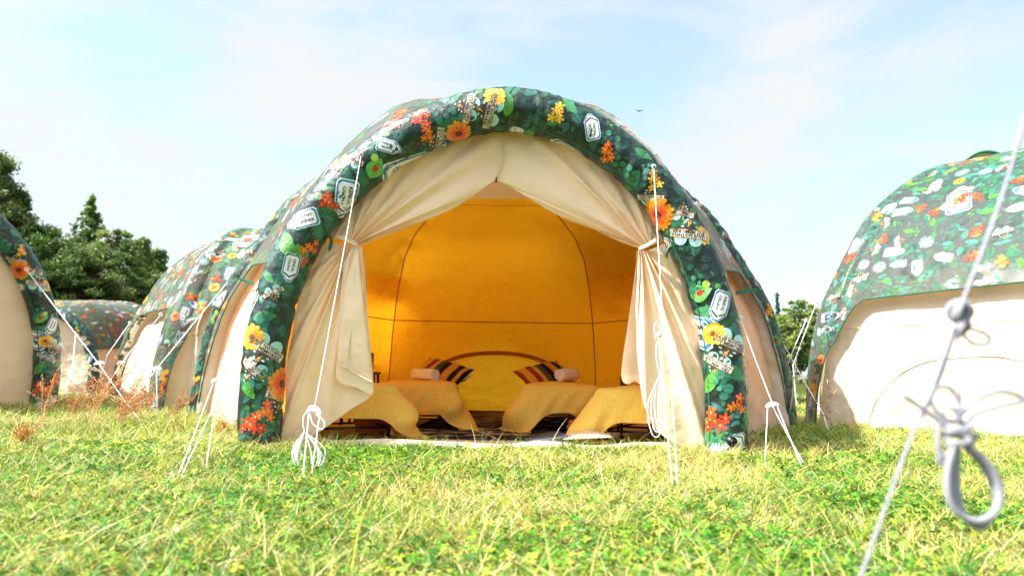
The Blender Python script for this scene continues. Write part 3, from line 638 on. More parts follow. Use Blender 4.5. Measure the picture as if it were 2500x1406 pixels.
flL = fan(wl([(862, 600), (884, 604)], DC - .12), spline(wl([(840, 640), (828, 760), (824, 860), (820, 920), (838, 938), (870, 945), (905, 962), (912, 945), (906, 860), (896, 740), (890, 650)], DC - .10), 5), 36, 90, 2.2, .022, 14, .05, peak=.5)
fl = mk('curtain_flap', [(*flL, m_curtain)], tent)
mk('hem', [(*tube(spline(wl([(828, 893), (850, 900), (880, 918), (911, 934)], DC - .145), 8), .007, 6), m_hem), (*tube(spline(wl([(868, 650), (862, 760), (850, 860), (846, 900)], DC - .155), 8), .005, 6), m_hem)], fl)
# right
upR = fan(wl([(1562, 606), (1590, 600)], DC - .05), spline(wl([(1545, 602), (1500, 585), (1440, 556), (1370, 530), (1300, 490), (1240, 452), (1213, 434), (1226, 385), (1228, 318), (1330, 338), (1430, 378), (1520, 435), (1580, 510), (1625, 585)], DC), 6), 40, 150, 6, .028, 24, .03, peak=.3)
loR = fan(wl([(1556, 612), (1582, 612)], DC - .05), spline(wl([(1556, 645), (1552, 760), (1556, 860), (1562, 930), (1575, 1000), (1605, 1050), (1650, 1085), (1690, 1100), (1728, 1112, 5.55), (1726, 1000, 5.55), (1712, 850, 5.55), (1692, 745, 5.55), (1650, 635, 5.55), (1630, 592, 5.55)], DC), 6), 44, 170, 6, .045, 31, .05, peak=.35)
mk('door_curtain', [(*upR, m_curtain), (*loR, m_curtain)], tent, 'right door curtain with its lower half in bright sun')
flR = fan(wl([(1553, 612), (1566, 614)], DC + .10), spline(wl([(1553, 650), (1540, 760), (1522, 860), (1517, 920), (1530, 938), (1550, 930), (1568, 935), (1572, 860), (1570, 740)], DC + .12), 5), 30, 70, 2, .02, 17, .03, peak=.5)
mk('curtain_flap', [(*flR, m_curtain)], tent)
# zip apex, ties
mk('zip', [(*tube(spline(wl([(1228, 322, 5.56), (1226, 385, 5.57), (1213, 434, 5.58)], 5.6), 8), .006, 6), m_hem), (*tube(wl([(1212, 434, 5.55), (1211, 446, 5.55)], 5.5), .008, 6), m_wood)], tent)
for pts in ([(872, 600), (850, 590), (822, 578)], [(1560, 610), (1580, 602), (1602, 588)]):
    P = spline(wl(pts, DC - .16), 5); mk('tie_band', [(*tube(P, .011, 6), m_hem), (*tube(P + [0, .01, .02], .007, 6), m_hem)], tent)
for pts in ([(806, 575), (809, 590), (806, 605), (802, 616)], [(1640, 600), (1632, 608), (1627, 620), (1630, 632)]):
    mk('toggle_strap', [(*tube(spline(wl(pts, 5.42), 5), [.014] * 10 + [.012] * 3 + [.004] * 3, 6), m_binding)], tent)

# ---- other tents of the same kind
def copy_tree(o, parent=None, skip=()):
    c = o.copy(); C.objects.link(c); c.parent = parent
    for ch in list(o.children):
        if ch.name.split('.')[0] not in skip: copy_tree(ch, c, skip)
    return c
tA = copy_tree(tent, None, ('door_curtain', 'curtain_flap', 'zip', 'tie_band', 'lining', 'toggle_strap', 'groundsheet', 'door_sill', 'valve'))
th_ = R_(64); right_leg = np.array([1.85, 0]); pa = G(105, 1000)[:2]
loc = pa - np.array([right_leg[0] * math.cos(th_), right_leg[0] * math.sin(th_)])
tA.location = (loc[0], loc[1], 0); tA.rotation_euler.z = th_; tag(tA, 'cream fronted floral tent cut off by the left edge of the photo')
# its closed door
inner = np.vstack([AC - AN * .10]); Pd = []
for t in np.linspace(0, 1, 24):
    Pd.append(np.stack([-.13 + (inner[:, 0] + .13) * (1 - t), np.full(len(inner), Y0 + .10 + .05 * t), .0 + inner[:, 2] * (1 - t * .9) + .012 * np.sin(np.arange(len(inner)) * .15 + t * 20)], 1))
cdoor = mk('closed_door', [(np.array(Pd), grid_faces(24, len(inner)), m_cream)], tent); cdoor.parent = tA
tD = copy_tree(tent, None, ('door_curtain', 'curtain_flap', 'zip', 'tie_band', 'toggle_strap')); copy_tree(cdoor, tD)
tD.location = (-15.9, 23, -.38); tag(tD, 'smallest looking floral tent far off in front of the dark trees')

# generic view of the sides and backs of such a tent
def hexdome(loc, CO, H, label, nleaf, n, seed, scale=1.0, big=(), text=True, hood=False, zc=1.6, legw=.24, drop=0, slope=0.):
    root = thing('inflatable_tent', (loc[0], loc[1], drop), label, 'tent', 'printed inflatable tents in the field')
    CO = np.asarray(CO, float) - loc; SD = np.linalg.norm(np.roll(CO, -1, 0) - CO, axis=1)
    prof = resample(spline([(x, z) for x, z in DOME], 10), 60)
    def fn(a, v, ins=0.0):
        "a: 0..6 around by sides, v 0..1 up the profile"
        a, v = np.broadcast_arrays(np.asarray(a, float), np.asarray(v, float)); i = np.floor(a).astype(int) % 6; t = a - np.floor(a)
        x = CO[i, 0] * (1 - t) + CO[(i + 1) % 6, 0] * t; y = CO[i, 1] * (1 - t) + CO[(i + 1) % 6, 1] * t; side = SD[i]
        rad = np.hypot(x, y); x, y = x / rad, y / rad; q = np.minimum(t, 1 - t); rad = np.where(q < .06, rad - (.06 - q) * .25 * side, rad)
        k = np.interp(v, np.linspace(0, 1, 60), prof[:, 0]); z = np.interp(v, np.linspace(0, 1, 60), prof[:, 1])
        bul = .02 * np.sin(math.pi * t) * np.sin(math.pi * np.clip(z, 0, 1)) + .0022 * np.sin(a * 60 + v * 12) * np.sin(v * 22 + a * 9)
        q2 = q * side; rib = .07 * np.clip(1 - (q2 / .26) ** 2, 0, 1) ** .5
        rr = (rad + bul * side) * k + rib * np.minimum(1, k * 2) - ins
        zz = z * (H - ins * .8) + .0
        return np.stack([loc[0] + x * rr, loc[1] + y * rr, zz + drop], -1)
    S = Surf(fn, h=2e-4)
    if S.nrm(np.array([.5]), np.array([.5]))[0] @ (fn(np.array(.5), np.array(.5)) - np.array([loc[0], loc[1], 0])) < 0: S.flip = -1
    zprof = prof[:, 1] * H
    def vedge(a):
        t = a - np.floor(a); q = np.minimum(t, 1 - t) * SD[np.floor(a).astype(int) % 6]; z = zc * (1 + slope * (t - .35)) * np.clip((q - legw) / (.30 + slope), 0, 1) ** .38; return np.interp(z, zprof, np.linspace(0, 1, 60))
    q = np.unique(np.concatenate([np.linspace(0, 1, 26), np.linspace(legw / 3.4 - .01, (legw + .32) / 3.4, 16), 1 - np.linspace(legw / 3.4 - .01, (legw + .32) / 3.4, 16), np.linspace(legw / 1.2 - .01, min(.5, (legw + .32) / 1.2), 10), 1 - np.linspace(legw / 1.2 - .01, min(.5, (legw + .32) / 1.2), 10)]))
    a = np.concatenate([q[:-1] + i for i in range(6)] + [[6 - 1e-6]]); w = np.linspace(0, 1, 60)
    A = np.broadcast_to(a[:, None], (len(a), 60)); V_ = vedge(a)[:, None] * (1 - w) + w
    def vis(p): d = p[:2] - np.array([0, 0]); return True
    cdir = -np.array(loc[:2]) / np.linalg.norm(loc[:2])
    def dom(rs):
        while True:
            aa = rs.random() * 6; v = rs.random() ** .8
            if v < vedge(np.array(aa)): continue
            p = fn(np.array(aa), np.array(v)); d = (p[:2] - np.array(loc[:2])) @ cdir
            if d > -.9 and rs.random() < np.interp(v, [0, .7, 1], [1, .9, .25]): return aa, v
    clip = lambda Aa, B: (B > vedge(np.clip(Aa, 0, 5.9999))) & (B < 1) & (Aa > 0) & (Aa < 6)
    pr = scatter_print(S, dom, nleaf, n, clip, scale, text, seed, .14, .22, big)
    cn = mk('canopy', [(fn(A, V_), grid_faces(len(a), 60), m_base2), pr], root)
    mk('edge_binding', [(*tube(fn(a, vedge(a)), .010, 5), m_binding)], cn)
    for i in range(6):
        t = np.linspace(.01, .99, 40) + i; vv = np.linspace(0, np.interp(2.1, zprof, np.linspace(0, 1, 60)), 24)
        Aa, Vv = np.meshgrid(t, vv, indexing='ij'); P = fn(Aa, Vv, .17); tt = Aa - i
        nx = P - np.array([loc[0], loc[1], 0]); nx[..., 2] = 0; nx /= np.linalg.norm(nx, axis=-1, keepdims=True)
        P += nx * (.012 * np.sin(tt * 19 + P[..., 2] * 2) + .008 * np.sin(P[..., 2] * 16 + 2 * np.sin(tt * 9)) * np.exp(-P[..., 2]))[..., None] 
        wp = mk('wall_panel', [(P, grid_faces(40, 24), m_cream)], root)
    return root, S, fn, vedge
TXT = True
Bc = G(370, 1012)[:2]
COB = np.array([Bc, (-3.45, 9.25), (-2.4, 12.1), (-3.2, 14.3), (-5.6, 14.4), (-6.95, 11.9)]); cB = np.array([-4.15, 12.0])
tB, SB, fB, vB = hexdome(cB, COB, 2.95, 'floral tent closely behind the left side of the big open tent', 3000, 560, 21, .92, big=[(5.45, .62, .5, 2.2), (.5, .62, .45, 1.2)], zc=1.48, legw=.17)
def regular(c, rot, Rr): return np.array([(c[0] + Rr * math.cos(rot + i * math.pi / 3), c[1] + Rr * math.sin(rot + i * math.pi / 3)) for i in range(6)])
Cc_ = G(1975, 1043)[:2]; rC = 3.5; aC = R_(6); cC = Cc_ + rC * np.array([math.cos(aC), math.sin(aC)])
tC, SC_, fC, vC = hexdome(cC, regular(cC, aC + math.pi, rC), 3.60, 'floral tent at the right edge with a broad sunlit cream side', 6000, 620, 33, .95, big=[(.42, .52, .50, 1.75), (.80, .52, .52, 1.75), (5.6, .45, .4, .3)], zc=1.62, legw=.13, slope=.07)
cE = np.array([3.75, 17.4])
tE, SE, fE, vE = hexdome(cE, regular(cE, .3, 3.4), 3.3, 'distant floral tent showing only between the big tent and the right tent', 500, 160, 41, 1.3, drop=-.35)
def wall_line(root, fn, a0, a1, zf, H, name, r=.006, n=50):
    prof = resample(spline([(x, z) for x, z in DOME], 10), 60); aa = np.linspace(a0, a1, n); zz = np.array([zf(a) for a in aa]); vv = np.interp(zz / H, prof[:, 1], np.linspace(0, 1, 60)); P = fn(aa, vv, .152); mk(name, [(*tube(P, r, 5), m_hem)], root)
wall_line(tC, fC, .03, .97, lambda a: 1.30, 3.60, 'wall_seam', .004)
wall_line(tC, fC, .17, .86, lambda a: .02 + .92 * max(0., 1 - ((a - .515) / .345) ** 2) ** .5, 3.60, 'door_zip', .006, 80)
wall_line(tB, fB, .0 + .06, .94, lambda a: 1.15, 2.95, 'wall_seam', .004)
# raised vent hood on the right tent's roof
va = fC(np.array(.62), np.array(.90)); hv = []
h0 = W(2335, 418, 10.3); h1 = W(2475, 402, 10.0)
P = []
for t in np.linspace(0, 1, 16):
    b = h0 * (1 - t) + h1 * t; top = b + np.array([0, -.02, .25 * math.sin(math.pi * t) ** .8]); bk = b + np.array([0, .5, .08 + .10 * math.sin(math.pi * t)])
    P.append([top * (1 - k) + bk * k for k in np.linspace(0, 1, 5)])
P = np.array(P); vh = mk('vent_hood', [(P, grid_faces(16, 5), m_base)], tC); mk('edge_binding', [(*tube(P[:, 0], .022, 6), m_binding)], vh)

# ================================================================== furniture inside the open tent
def rot2(a): return np.array([[math.cos(a), -math.sin(a)], [math.sin(a), math.cos(a)]])
def place(V, o, a):
    V = np.asarray(V, float).reshape(-1, 3).copy(); V[:, :2] = V[:, :2] @ rot2(a).T; return V + [o[0], o[1], .025]
def rbox(w, l, z0, z1, r=.05, n=6, oy=0):
    "soft mattress-like box, x in +-w/2, y from 0 to l"
    P, rings = [], []
    def outline(ins):
        pts = []
        for cx, cy, a0 in ((w / 2 - r, l - r, 0), (-w / 2 + r, l - r, 90), (-w / 2 + r, r, 180), (w / 2 - r, r, 270)):
            for a in np.linspace(0, 90, n): pts.append((cx + (r - ins) * math.cos(R_(a0 + a)), cy + (r - ins) * math.sin(R_(a0 + a))))
        return np.array(pts)
    rows = []
    for t in np.linspace(0, 90, 5): rows.append((r * .6 * (1 - math.sin(R_(t))), z0 + r * .6 * (1 - math.cos(R_(t)))))
    rows = [(r * .6 * (1 - math.cos(R_(90 - t))) if False else a, z) for a, z in rows]
    prof = [(r * .6 * (1 - math.sin(a)), z0 + r * .6 * (1 - math.cos(a))) for a in np.linspace(0, math.pi / 2, 5)] + [(r * .6 * (1 - math.cos(a)), z1 - r * .6 * (1 - math.sin(a))) for a in np.linspace(0, math.pi / 2, 5)]
    k = 4 * n; V = []
    for ins, z in prof: V.append(np.hstack([outline(ins), np.full((k, 1), z)]))
    V = np.vstack(V); F = [list(f) for f in grid_faces(len(prof), k, True)] + [list(range(k))[::-1], list(range((len(prof) - 1) * k, len(prof) * k))]
    return V, F
BW, BL = .84, 1.9
def make_bed(o, a, label, cot=True):
    root = thing('bed', (o[0], o[1], 0), label, 'bed', 'beds in the open tent')
    def add(nm, parts, m): 
        V, F = join_parts(parts); return mk(nm, [(place(V, o, a), F, m)], root)
    add('mattress', [rbox(BW - .03, BL, .30, .475, .12)], m_white)
    fr = [tube([(x, .04, .27), (x, BL - .04, .27)], .018, 8) for x in (-BW / 2 + .05, BW / 2 - .05)] + [tube([(-BW / 2 + .05, y, .27), (BW / 2 - .05, y, .27)], .016, 8) for y in (.06, .65, 1.25, 1.84)]
    fr += [tube([(x, .1, .105), (x, BL - .1, .105)], .011, 6) for x in (-BW / 2 + .07, BW / 2 - .07)] + [tube([(-BW / 2 + .07, y, .105), (BW / 2 - .07, y, .105)], .011, 6) for y in (.1, .65, 1.8)]
    add('bed_frame', fr, m_black)
    for x in (-BW / 2 + .07, BW / 2 - .07):
        for y in (.1, .65, BL - .1): add('leg', [tube([(x, y, .27), (x, y, 0)], .019 if y != .65 else .014, 10), tube([(x, y, .02), (x, y, 0)], .026, 10)], m_black)
    return root
def make_blanket(o, a, drop, label, seed, cover=1.25, fringe=True, hemf=.21, fl=.20):
    "drop=+1: the right foot corner hangs to the floor, -1: the left one"
    root = thing('blanket', (o[0], o[1], .49), label, 'blanket', 'mustard blankets on the beds')
    rs = np.random.default_rng(seed); w = BW / 2 + .012; r = .10; pts, nrm = [], []
    def push(x, y, nx, ny): pts.append((x, y)); nrm.append((nx, ny))
    for y in np.linspace(cover, r, 40): push(-w, y, -1, 0)
    for t in np.linspace(0, 90, 14)[1:]: push(-w + r - r * math.cos(R_(t)), r - r * math.sin(R_(t)), -math.cos(R_(t)), -math.sin(R_(t)))
    for x in np.linspace(-w + r, w - r, 40)[1:]: push(x, -.012, 0, -1)
    for t in np.linspace(90, 0, 14)[1:]: push(w - r + r * math.cos(R_(t)), r - r * math.sin(R_(t)), math.cos(R_(t)), -math.sin(R_(t)))
    for y in np.linspace(r, cover, 40)[1:]: push(w, y, 1, 0)
    p = np.array(pts); nn = np.array(nrm); n = len(p); arc_ = np.concatenate([[0], np.cumsum(np.linalg.norm(np.diff(p, axis=0), axis=1))])
    sc0 = cover + .0; sc1 = cover + BW; cs = (sc1 if drop > 0 else sc0); dd = (arc_ - cs) * drop      # dd < 0: along the foot edge, dd > 0: along the side
    c = np.exp(-np.abs(np.where(dd < 0, dd / .15, dd / .62)) ** 2.2)
    hem = hemf * (1 - c) - .0 * c + .012 + np.where(dd > 0, .0, 0); other = np.exp(-((arc_ - (sc0 if drop > 0 else sc1)) / .3) ** 2); hem = hem - .02 * other
    hem += .012 * np.sin(arc_ * 9 + seed)
    flare = .03 + fl * np.exp(-np.abs(dd / .22) ** 2) + .05 * c; fold = c * .045 + .008
    rows = []
    for t in np.linspace(0, 1, 12): 
        q = np.stack([p[:, 0] * .0, np.clip(p[:, 1], .5, cover)], 1); b = q * (1 - t) + (p - nn * .075) * t
        rows.append(np.column_stack([b, .487 + .022 * (1 - t ** 3) + .004 * np.sin(b[:, 0] * 9 + b[:, 1] * 7) + np.zeros(n)]))
    for t in np.linspace(15, 90, 5): rows.append(np.column_stack([p - nn * .075 + nn * .08 * math.sin(R_(t)), np.full(n, .487 - .075 * (1 - math.cos(R_(t))))]))
    for t in np.linspace(0, 1, 26)[1:]:
        zz = .412 * (1 - t) + hem * t; off = .005 + flare * math.sin(min(1, t * 1.15) * math.pi / 2) ** .9 + fold * t * np.sin(arc_ * (17 + 3 * t) + seed) * (.4 + c) + .006 * np.sin(arc_ * 37 + 5 * t)
        tang = np.column_stack([-nn[:, 1], nn[:, 0]]) ; rows.append(np.column_stack([p + nn * off[:, None], zz]))
    V = np.array(rows); V = V.reshape(-1, 3); Fq = grid_faces(len(rows), n)
    cl = mk('cloth', [(place(V, o, a), Fq, m_blanket)], root)
    hemline = np.array(rows[-1]); mk('rolled_hem', [(*tube(place(hemline, o, a), .005, 5), m_blanket)], cl)
    fr = []
    idx = np.where((dd > -.06) & (dd < .95))[0] if fringe else []
    for i in idx:
        for k in range(3):
            b = hemline[i] + [*(rs.normal(0, .008, 2)), 0]; l = rs.uniform(.05, .09); out_ = nn[i] * l * (rs.uniform(.3, 1.0) if hem[i] < .06 else .15)
            zlow = max(.008, hem[i] - l); fr.append(tube([b, b + [out_[0] * .5 + rs.normal(0, .006), out_[1] * .5 + rs.normal(0, .006), (zlow - b[2]) * .7], b + [out_[0] + rs.normal(0, .012), out_[1] + rs.normal(0, .012), zlow - b[2]]], [.0045, .004, .003], 4))
    if len(fr): V, F = join_parts(fr); mk('fringe', [(place(V, o, a), F, m_blanket)], cl)
    return root
beds = [((-1.00, 7.20), R_(4), 1, 'back left bed, with blanket fringe to its right on the rug', 3), ((.54, 7.12), R_(-3), -1, 'back right bed, with its blanket fringe to the left on the rug', 5),
        ((-1.36, 5.98), R_(28), 1, 'front bed just inside the left curtain', 8), ((1.12, 5.98), R_(-26), -1, 'front bed just inside the right curtain', 9)]
bl_lab = ['mustard blanket on the back left bed', 'mustard blanket on the back right bed', 'woven mustard blanket on the front bed beside the left curtain', 'woven mustard blanket on the front bed beside the right curtain']
for (o, a, dr, lab, sd), lb in zip(beds, bl_lab):
    make_bed(o, a, lab); make_blanket(o, a, dr, lb, sd, fringe=True, hemf=.20 if sd > 6 else .19, fl=.13 if sd > 6 else .07)
def pillow(o, rotz, tilt, sx, sy, sz, name, label, cat_, group, cols=None, m=None, spin=0):
    root_o = np.array(o); n = 28; u = np.linspace(-1, 1, n); Uu, Vv = np.meshgrid(u, u, indexing='ij'); parts = []
    edge = (1 - Uu ** 2) * (1 - Vv ** 2); hgt = np.clip(edge, 0, 1) ** .42
    pin = 1 - .10 * (np.abs(Uu) ** 3 * (1 - np.abs(Vv) ** 2) + np.abs(Vv) ** 3 * (1 - np.abs(Uu) ** 2)); X = Uu * sx / 2 * pin; Y = Vv * sy / 2 * pin
    for sg in (1, -1):
        Z = sg * hgt * sz / 2 + .006 * np.sin(Uu * 7 + 2) * np.sin(Vv * 6)
        P = np.stack([X, Y, Z], -1).reshape(-1, 3); P[:, :2] = P[:, :2] @ rot2(spin).T; ct, st = math.cos(tilt), math.sin(tilt)
        P = np.stack([P[:, 0], P[:, 1] * ct - P[:, 2] * st, P[:, 1] * st + P[:, 2] * ct], 1); P[:, :2] = P[:, :2] @ rot2(rotz).T; P += root_o
        if cols is not None:
            k = np.clip(((Uu + .25 * Vv * 0 + 1) / 2 * len(cols)).astype(int), 0, len(cols) - 1); col = np.array(cols)[k].reshape(-1, 3)
        else: col = None
        parts.append((P, grid_faces(n, n), m or m_attr, col))
    ob = mk(name, parts); tag(ob, label, cat_, group); return ob
ST = [(.30, .05, .02), (.62, .36, .05), (.62, .36, .05), (.28, .035, .012), (.28, .035, .012), (.62, .36, .05), (.08, .075, .035), (.08, .075, .035), (.012, .012, .018), (.012, .012, .018), (.60, .30, .04), (.60, .30, .04), (.012, .012, .018), (.012, .012, .018), (.60, .33, .05), (.012, .012, .018)]
c1 = W(1072, 916, 8.55); c2 = W(1318, 916, 8.45)
pillow((c1[0] + .03, c1[1] + .03, .615), R_(-4), R_(34), .68, .48, .17, 'pillow', 'striped pillow propped behind the towel roll on the back left bed', 'pillow', 'striped pillows', ST, spin=R_(-24))
pillow((c2[0] + .06, c2[1] + .03, .605), R_(6), R_(32), .66, .48, .17, 'pillow', 'striped pillow behind the towel roll on the back right bed', 'pillow', 'striped pillows', ST[::1], spin=R_(24))
pillow((c1[0] + .04, c1[1] + .22, .56), R_(-4), R_(8), .68, .42, .13, 'pillow', 'white pillow under the striped pillow of the back left bed', 'pillow', 'white pillows', None, m_white)
pillow((c2[0] + .12, c2[1] + .24, .56), R_(6), R_(8), .68, .42, .13, 'pillow', 'white pillow under the striped pillow of the back right bed', 'pillow', 'white pillows', None, m_white)
def towel(p0, p1, r, label):
    p0 = np.array(p0); p1 = np.array(p1); ax = (p1 - p0) / np.linalg.norm(p1 - p0); up = np.array([0, 0, 1.0]); sd = np.cross(ax, up); sd /= np.linalg.norm(sd); up = np.cross(sd, ax)
    th = np.linspace(0, 2 * math.pi * 4.6, 150); rr = r * (.16 + .84 * th / th[-1]) + .0; rows = []
    for k, t in enumerate(np.linspace(0, 1, 10)):
        e = .004 * np.sin(th * 3 + k); rows.append(p0 + ax * (np.linalg.norm(p1 - p0) * t) + np.outer((rr + e) * np.cos(th), sd) + np.outer((rr + e) * np.sin(th), up))
    P = np.array(rows); outer = mk('rolled_towel', [(P, grid_faces(10, 150), m_white)]); md = outer.modifiers.new('s', 'SOLIDIFY'); md.thickness = .012; md.offset = -1
    tag(outer, label, 'towel', 'rolled white towels'); return outer
towel(W(1063, 916, 7.78), W(1012, 914, 7.98) + [0, 0, 0], .075, 'rolled white towel in front of the striped pillow on the back left bed')
towel(W(1366, 916, 7.75), W(1404, 914, 7.98), .075, 'rolled white towel in front of the striped pillow on the back right bed')
# things on the floor
rx = np.linspace(-.98, .92, 30); ry = np.linspace(6.3, 10.6, 50); Xr, Yr = np.meshgrid(rx, ry, indexing='ij')
tag(mk('rug', [(np.stack([Xr + .03 * np.sin(Yr * 3), Yr + .02 * np.sin(Xr * 8), .034 + .006 * np.sin(Yr * 5 + Xr * 3)], -1), grid_faces(30, 50), m_rug)]), 'dark striped woven rug on the floor between the beds', 'rug')
q = G(1345, 1083, .05); V, Fq = box((0, 0, 0), (.34, .24, .045), .012); V = V @ np.array([[1, 0, 0], [0, 1, 0], [0, 0, 1]]); V[:, 2] += .02 * V[:, 0] / .17
V = place(V, (q[0] - .02, 5.80), R_(20)); V[:, 2] += .06; tag(mk('doormat', [(V, Fq, m_greymat)]), 'small dark grey doormat lying on the cream door sill', 'mat')
n = 30; uu, vv = np.meshgrid(np.linspace(0, 1, n), np.linspace(0, 1, 24), indexing='ij'); q = W(1430, 1074, 5.8)
P = np.stack([q[0] - .22 + .44 * uu, q[1] - .09 + .22 * vv + .04 * uu, .115 + .05 * np.sin(uu * math.pi) ** .6 * np.sin(vv * math.pi) ** .5 + .003 * np.sin(uu * 80) + .02 * uu - .02], -1)
P2 = P.copy(); P2[..., 2] = .07; tag(mk('folded_towel', [(P, grid_faces(n, 24), m_beige), (P2, grid_faces(n, 24)[:, ::-1], m_beige)]), 'folded beige ribbed bath mat beside the grey doormat', 'bath mat')
def lump(c, s, m, name, label, cat_, seed):
    import bmesh
    bm = bmesh.new(); bmesh.ops.create_icosphere(bm, subdivisions=4, radius=1); rs = np.random.default_rng(seed); V = np.array([v.co[:] for v in bm.verts]); F = np.array([[v.index for v in f.verts] for f in bm.faces]); bm.free()
    V = np.sign(V) * np.abs(V) ** .75; k = 1 + .10 * np.sin(V[:, 0] * 5 + seed) * np.cos(V[:, 1] * 4) + .07 * np.sin(V[:, 2] * 9 + V[:, 0] * 6); V = V * k[:, None] * s + c; V[:, 2] = np.maximum(V[:, 2], .03)
    return tag(mk(name, [(V, F, m)]), label, cat_)
lump(np.array([-.62, 8.2, .10]) * 0 + W(1415, 1065, 6.75) * [1, 1, 0] + [0.02, 0, .10], (.14, .12, .10), m_orangebag, 'bag', 'rust coloured cloth bag under the front right bed', 'bag', 3)
lump(W(890, 1052, 6.6) * [1, 1, 0] + [0.05, .1, .12], (.16, .14, .13), m_orangebag, 'bag', 'rust and yellow bag under the front left bed', 'bag', 5)
# bedside stool seen behind the left flap, cup on the right
st = thing('bedside_stool', (W(908, 915, 8.0)[0], 8.0, 0), 'brown wooden stool standing against the lining by the left flap', 'stool'); sx, sy = W(893, 915, 8.0)[0], 8.0
V, F = box((sx, sy, .60), (.30, .30, .035), .01); mk('seat', [(V, F, m_wood)], st)
for dx in (-.12, .12):
    for dy in (-.12, .12): mk('leg', [(*tube([(sx + dx, sy + dy, .59), (sx + dx * 1.15, sy + dy * 1.15, .02)], .016, 8), m_wood)], st)
V, F = box((sx + .04, sy, .73), (.06, .18, .22), .01); tag(mk('wooden_box', [(V, F, m_wood)]), 'small dark wooden box standing on the brown stool', 'box')
cx_, cy_, _z = W(1524, 930, 7.4)
st2 = thing('bedside_table', (cx_ + .12, cy_, 0), 'low wooden bedside table behind the right curtain flap', 'table'); V, F = box((cx_ + .12, cy_, .47), (.40, .30, .03), .008); mk('table_top', [(V, F, m_wood)], st2)
for dx in (-.17, .17):
    for dy in (-.12, .12): mk('leg', [(*tube([(cx_ + .12 + dx, cy_ + dy, .46), (cx_ + .12 + dx, cy_ + dy, .02)], .015, 8), m_wood)], st2)
pf = [(0, 0), (.040, 0), (.050, .12), (.045, .12), (.036, .008), (0, .008)]; th = np.linspace(0, 2 * math.pi, 24, endpoint=False)
P = np.array([[(cx_ + r * math.cos(t), cy_ + r * math.sin(t), .486 + z) for t in th] for r, z in pf]); tag(mk('cup', [(P, grid_faces(6, 24, True), m_wood)]), 'dark brown cup behind the right curtain flap', 'cup')
V, F = box((cx_ + .14, cy_, .50), (.12, .16, .035), .01); tag(mk('napkin_stack', [(V, F, m_white)]), 'small white stack beside the dark brown cup', 'napkins')

# ================================================================== guy ropes
def twist(p0, p1, sag=.02, n=24):
    t = np.linspace(0, 1, n)[:, None]; P = np.array(p0) * (1 - t) + np.array(p1) * t; P[:, 2] -= sag * 4 * (t * (1 - t))[:, 0]; return P
def slider(c, ax, s=.05):
    "half-moon plastic guy adjuster"
    th = np.linspace(0, math.pi, 14); V = []
    for y in (-.006, .006):
        V += [(s * math.cos(t), y, s * .62 * math.sin(t)) for t in th]
    V = np.array(V); a = math.radians(ax); V = np.stack([V[:, 0] * math.cos(a) - V[:, 2] * math.sin(a), V[:, 1], V[:, 0] * math.sin(a) + V[:, 2] * math.cos(a)], 1) + c; k = 14
    F = [list(range(k))[::-1], list(range(k, 2 * k))] + [[i, (i + 1) % k, (i + 1) % k + k, i + k] for i in range(k)]
    return V, F
def knot(c, r=.012, n=3, seed=0):
    rs = np.random.default_rng(seed); ps = []
    for i in range(n):
        a = rs.normal(0, 1, 3); a /= np.linalg.norm(a); b = np.cross(a, [0.3, .8, .5]); b /= np.linalg.norm(b); t = np.linspace(0, 2 * math.pi, 16); d = np.cross(a, b)
        ps.append(tube(np.array(c) + r * (np.cos(t)[:, None] * b + np.sin(t)[:, None] * d), r * .38, 6, False))
    return join_parts(ps)
def peg(p, dirn=(0, -1)): 
    p = np.array(p); d = np.array([dirn[0], dirn[1], 0]) * .05; return tube([p - d * 1.2 + [0, 0, -.12], p + [0, 0, .02], p + d * .25 + [0, 0, .045], p + d * .5 + [0, 0, .03]], .004, 6)
RR = .0037
def guy(att, sl, stakes, label, loops=None, rad=RR, ang=0, tails=()):
    att = np.array(att); sl = np.array(sl); root = thing('guy_rope', (sl[0], sl[1], 0), label, 'rope', 'white guy ropes')
    rp = [tube(twist(att, sl + [0, 0, .02], .012), rad, 6)] + [tube(twist(sl + [dx, 0, 0], np.array(s), .01), rad, 6) for dx, s in zip((-.035, .035, 0, .01), stakes)]
    V, F = join_parts(rp + [knot(att, .016, 3, 1)]); mk('cord', [(V, F, m_rope)], root)
    V, F = slider(sl, ang); mk('slider', [(V, F, m_rope, None, False)], root)
    V, F = knot(sl + [-.03, -.01, 0], .014, 3, 4); mk('knot', [(V, F, m_rope)], root)
    if loops is not None:
        ps = [tube(spline(l, 8), rad * 1.05, 6) for l in loops]; V, F = join_parts(ps); mk('hanging_coil', [(V, F, m_rope)], root)
    for s in stakes: V, F = peg(s, (s[0] - att[0], s[1] - att[1]) / (np.linalg.norm(np.array(s[:2]) - att[:2]) + 1e-6)); mk('peg', [(V, F, m_black)], root)
    return root
a1 = arch_fn(*[np.array(v) for v in on_arch(884, 376)]); s1 = W(768, 1003, 4.35)
sk = [G(738, 1182), G(758, 1176)]
lp = []
rs = np.random.default_rng(12); k0 = W(744, 1052, 4.32)
for i in range(7):
    x0 = rs.uniform(-.03, .03); w_ = rs.uniform(.02, .075); l_ = rs.uniform(.22, .34); y_ = rs.uniform(-.03, .03)
    lp.append([k0, k0 + [x0 - w_ * .7, y_, -l_ * .5], k0 + [x0 - w_ * .4 + .03, y_, -l_], k0 + [x0 + w_ * .5 + .05, y_, -l_ * .95], k0 + [x0 + w_ * 1.1 + .03, y_ + .01, -l_ * .5], k0 + [.005, .004, -.01]])
for l in lp:
    for p in l: p[2] = max(p[2], .02)
lp.append([W(752, 1003, 4.33), W(742, 1015, 4.33), W(740, 1035, 4.32), k0]); lp.append([W(772, 1010, 4.33), W(792, 1030, 4.30), W(786, 1048, 4.3), W(765, 1035, 4.3), W(757, 1010, 4.33), W(765, 1002, 4.34)])
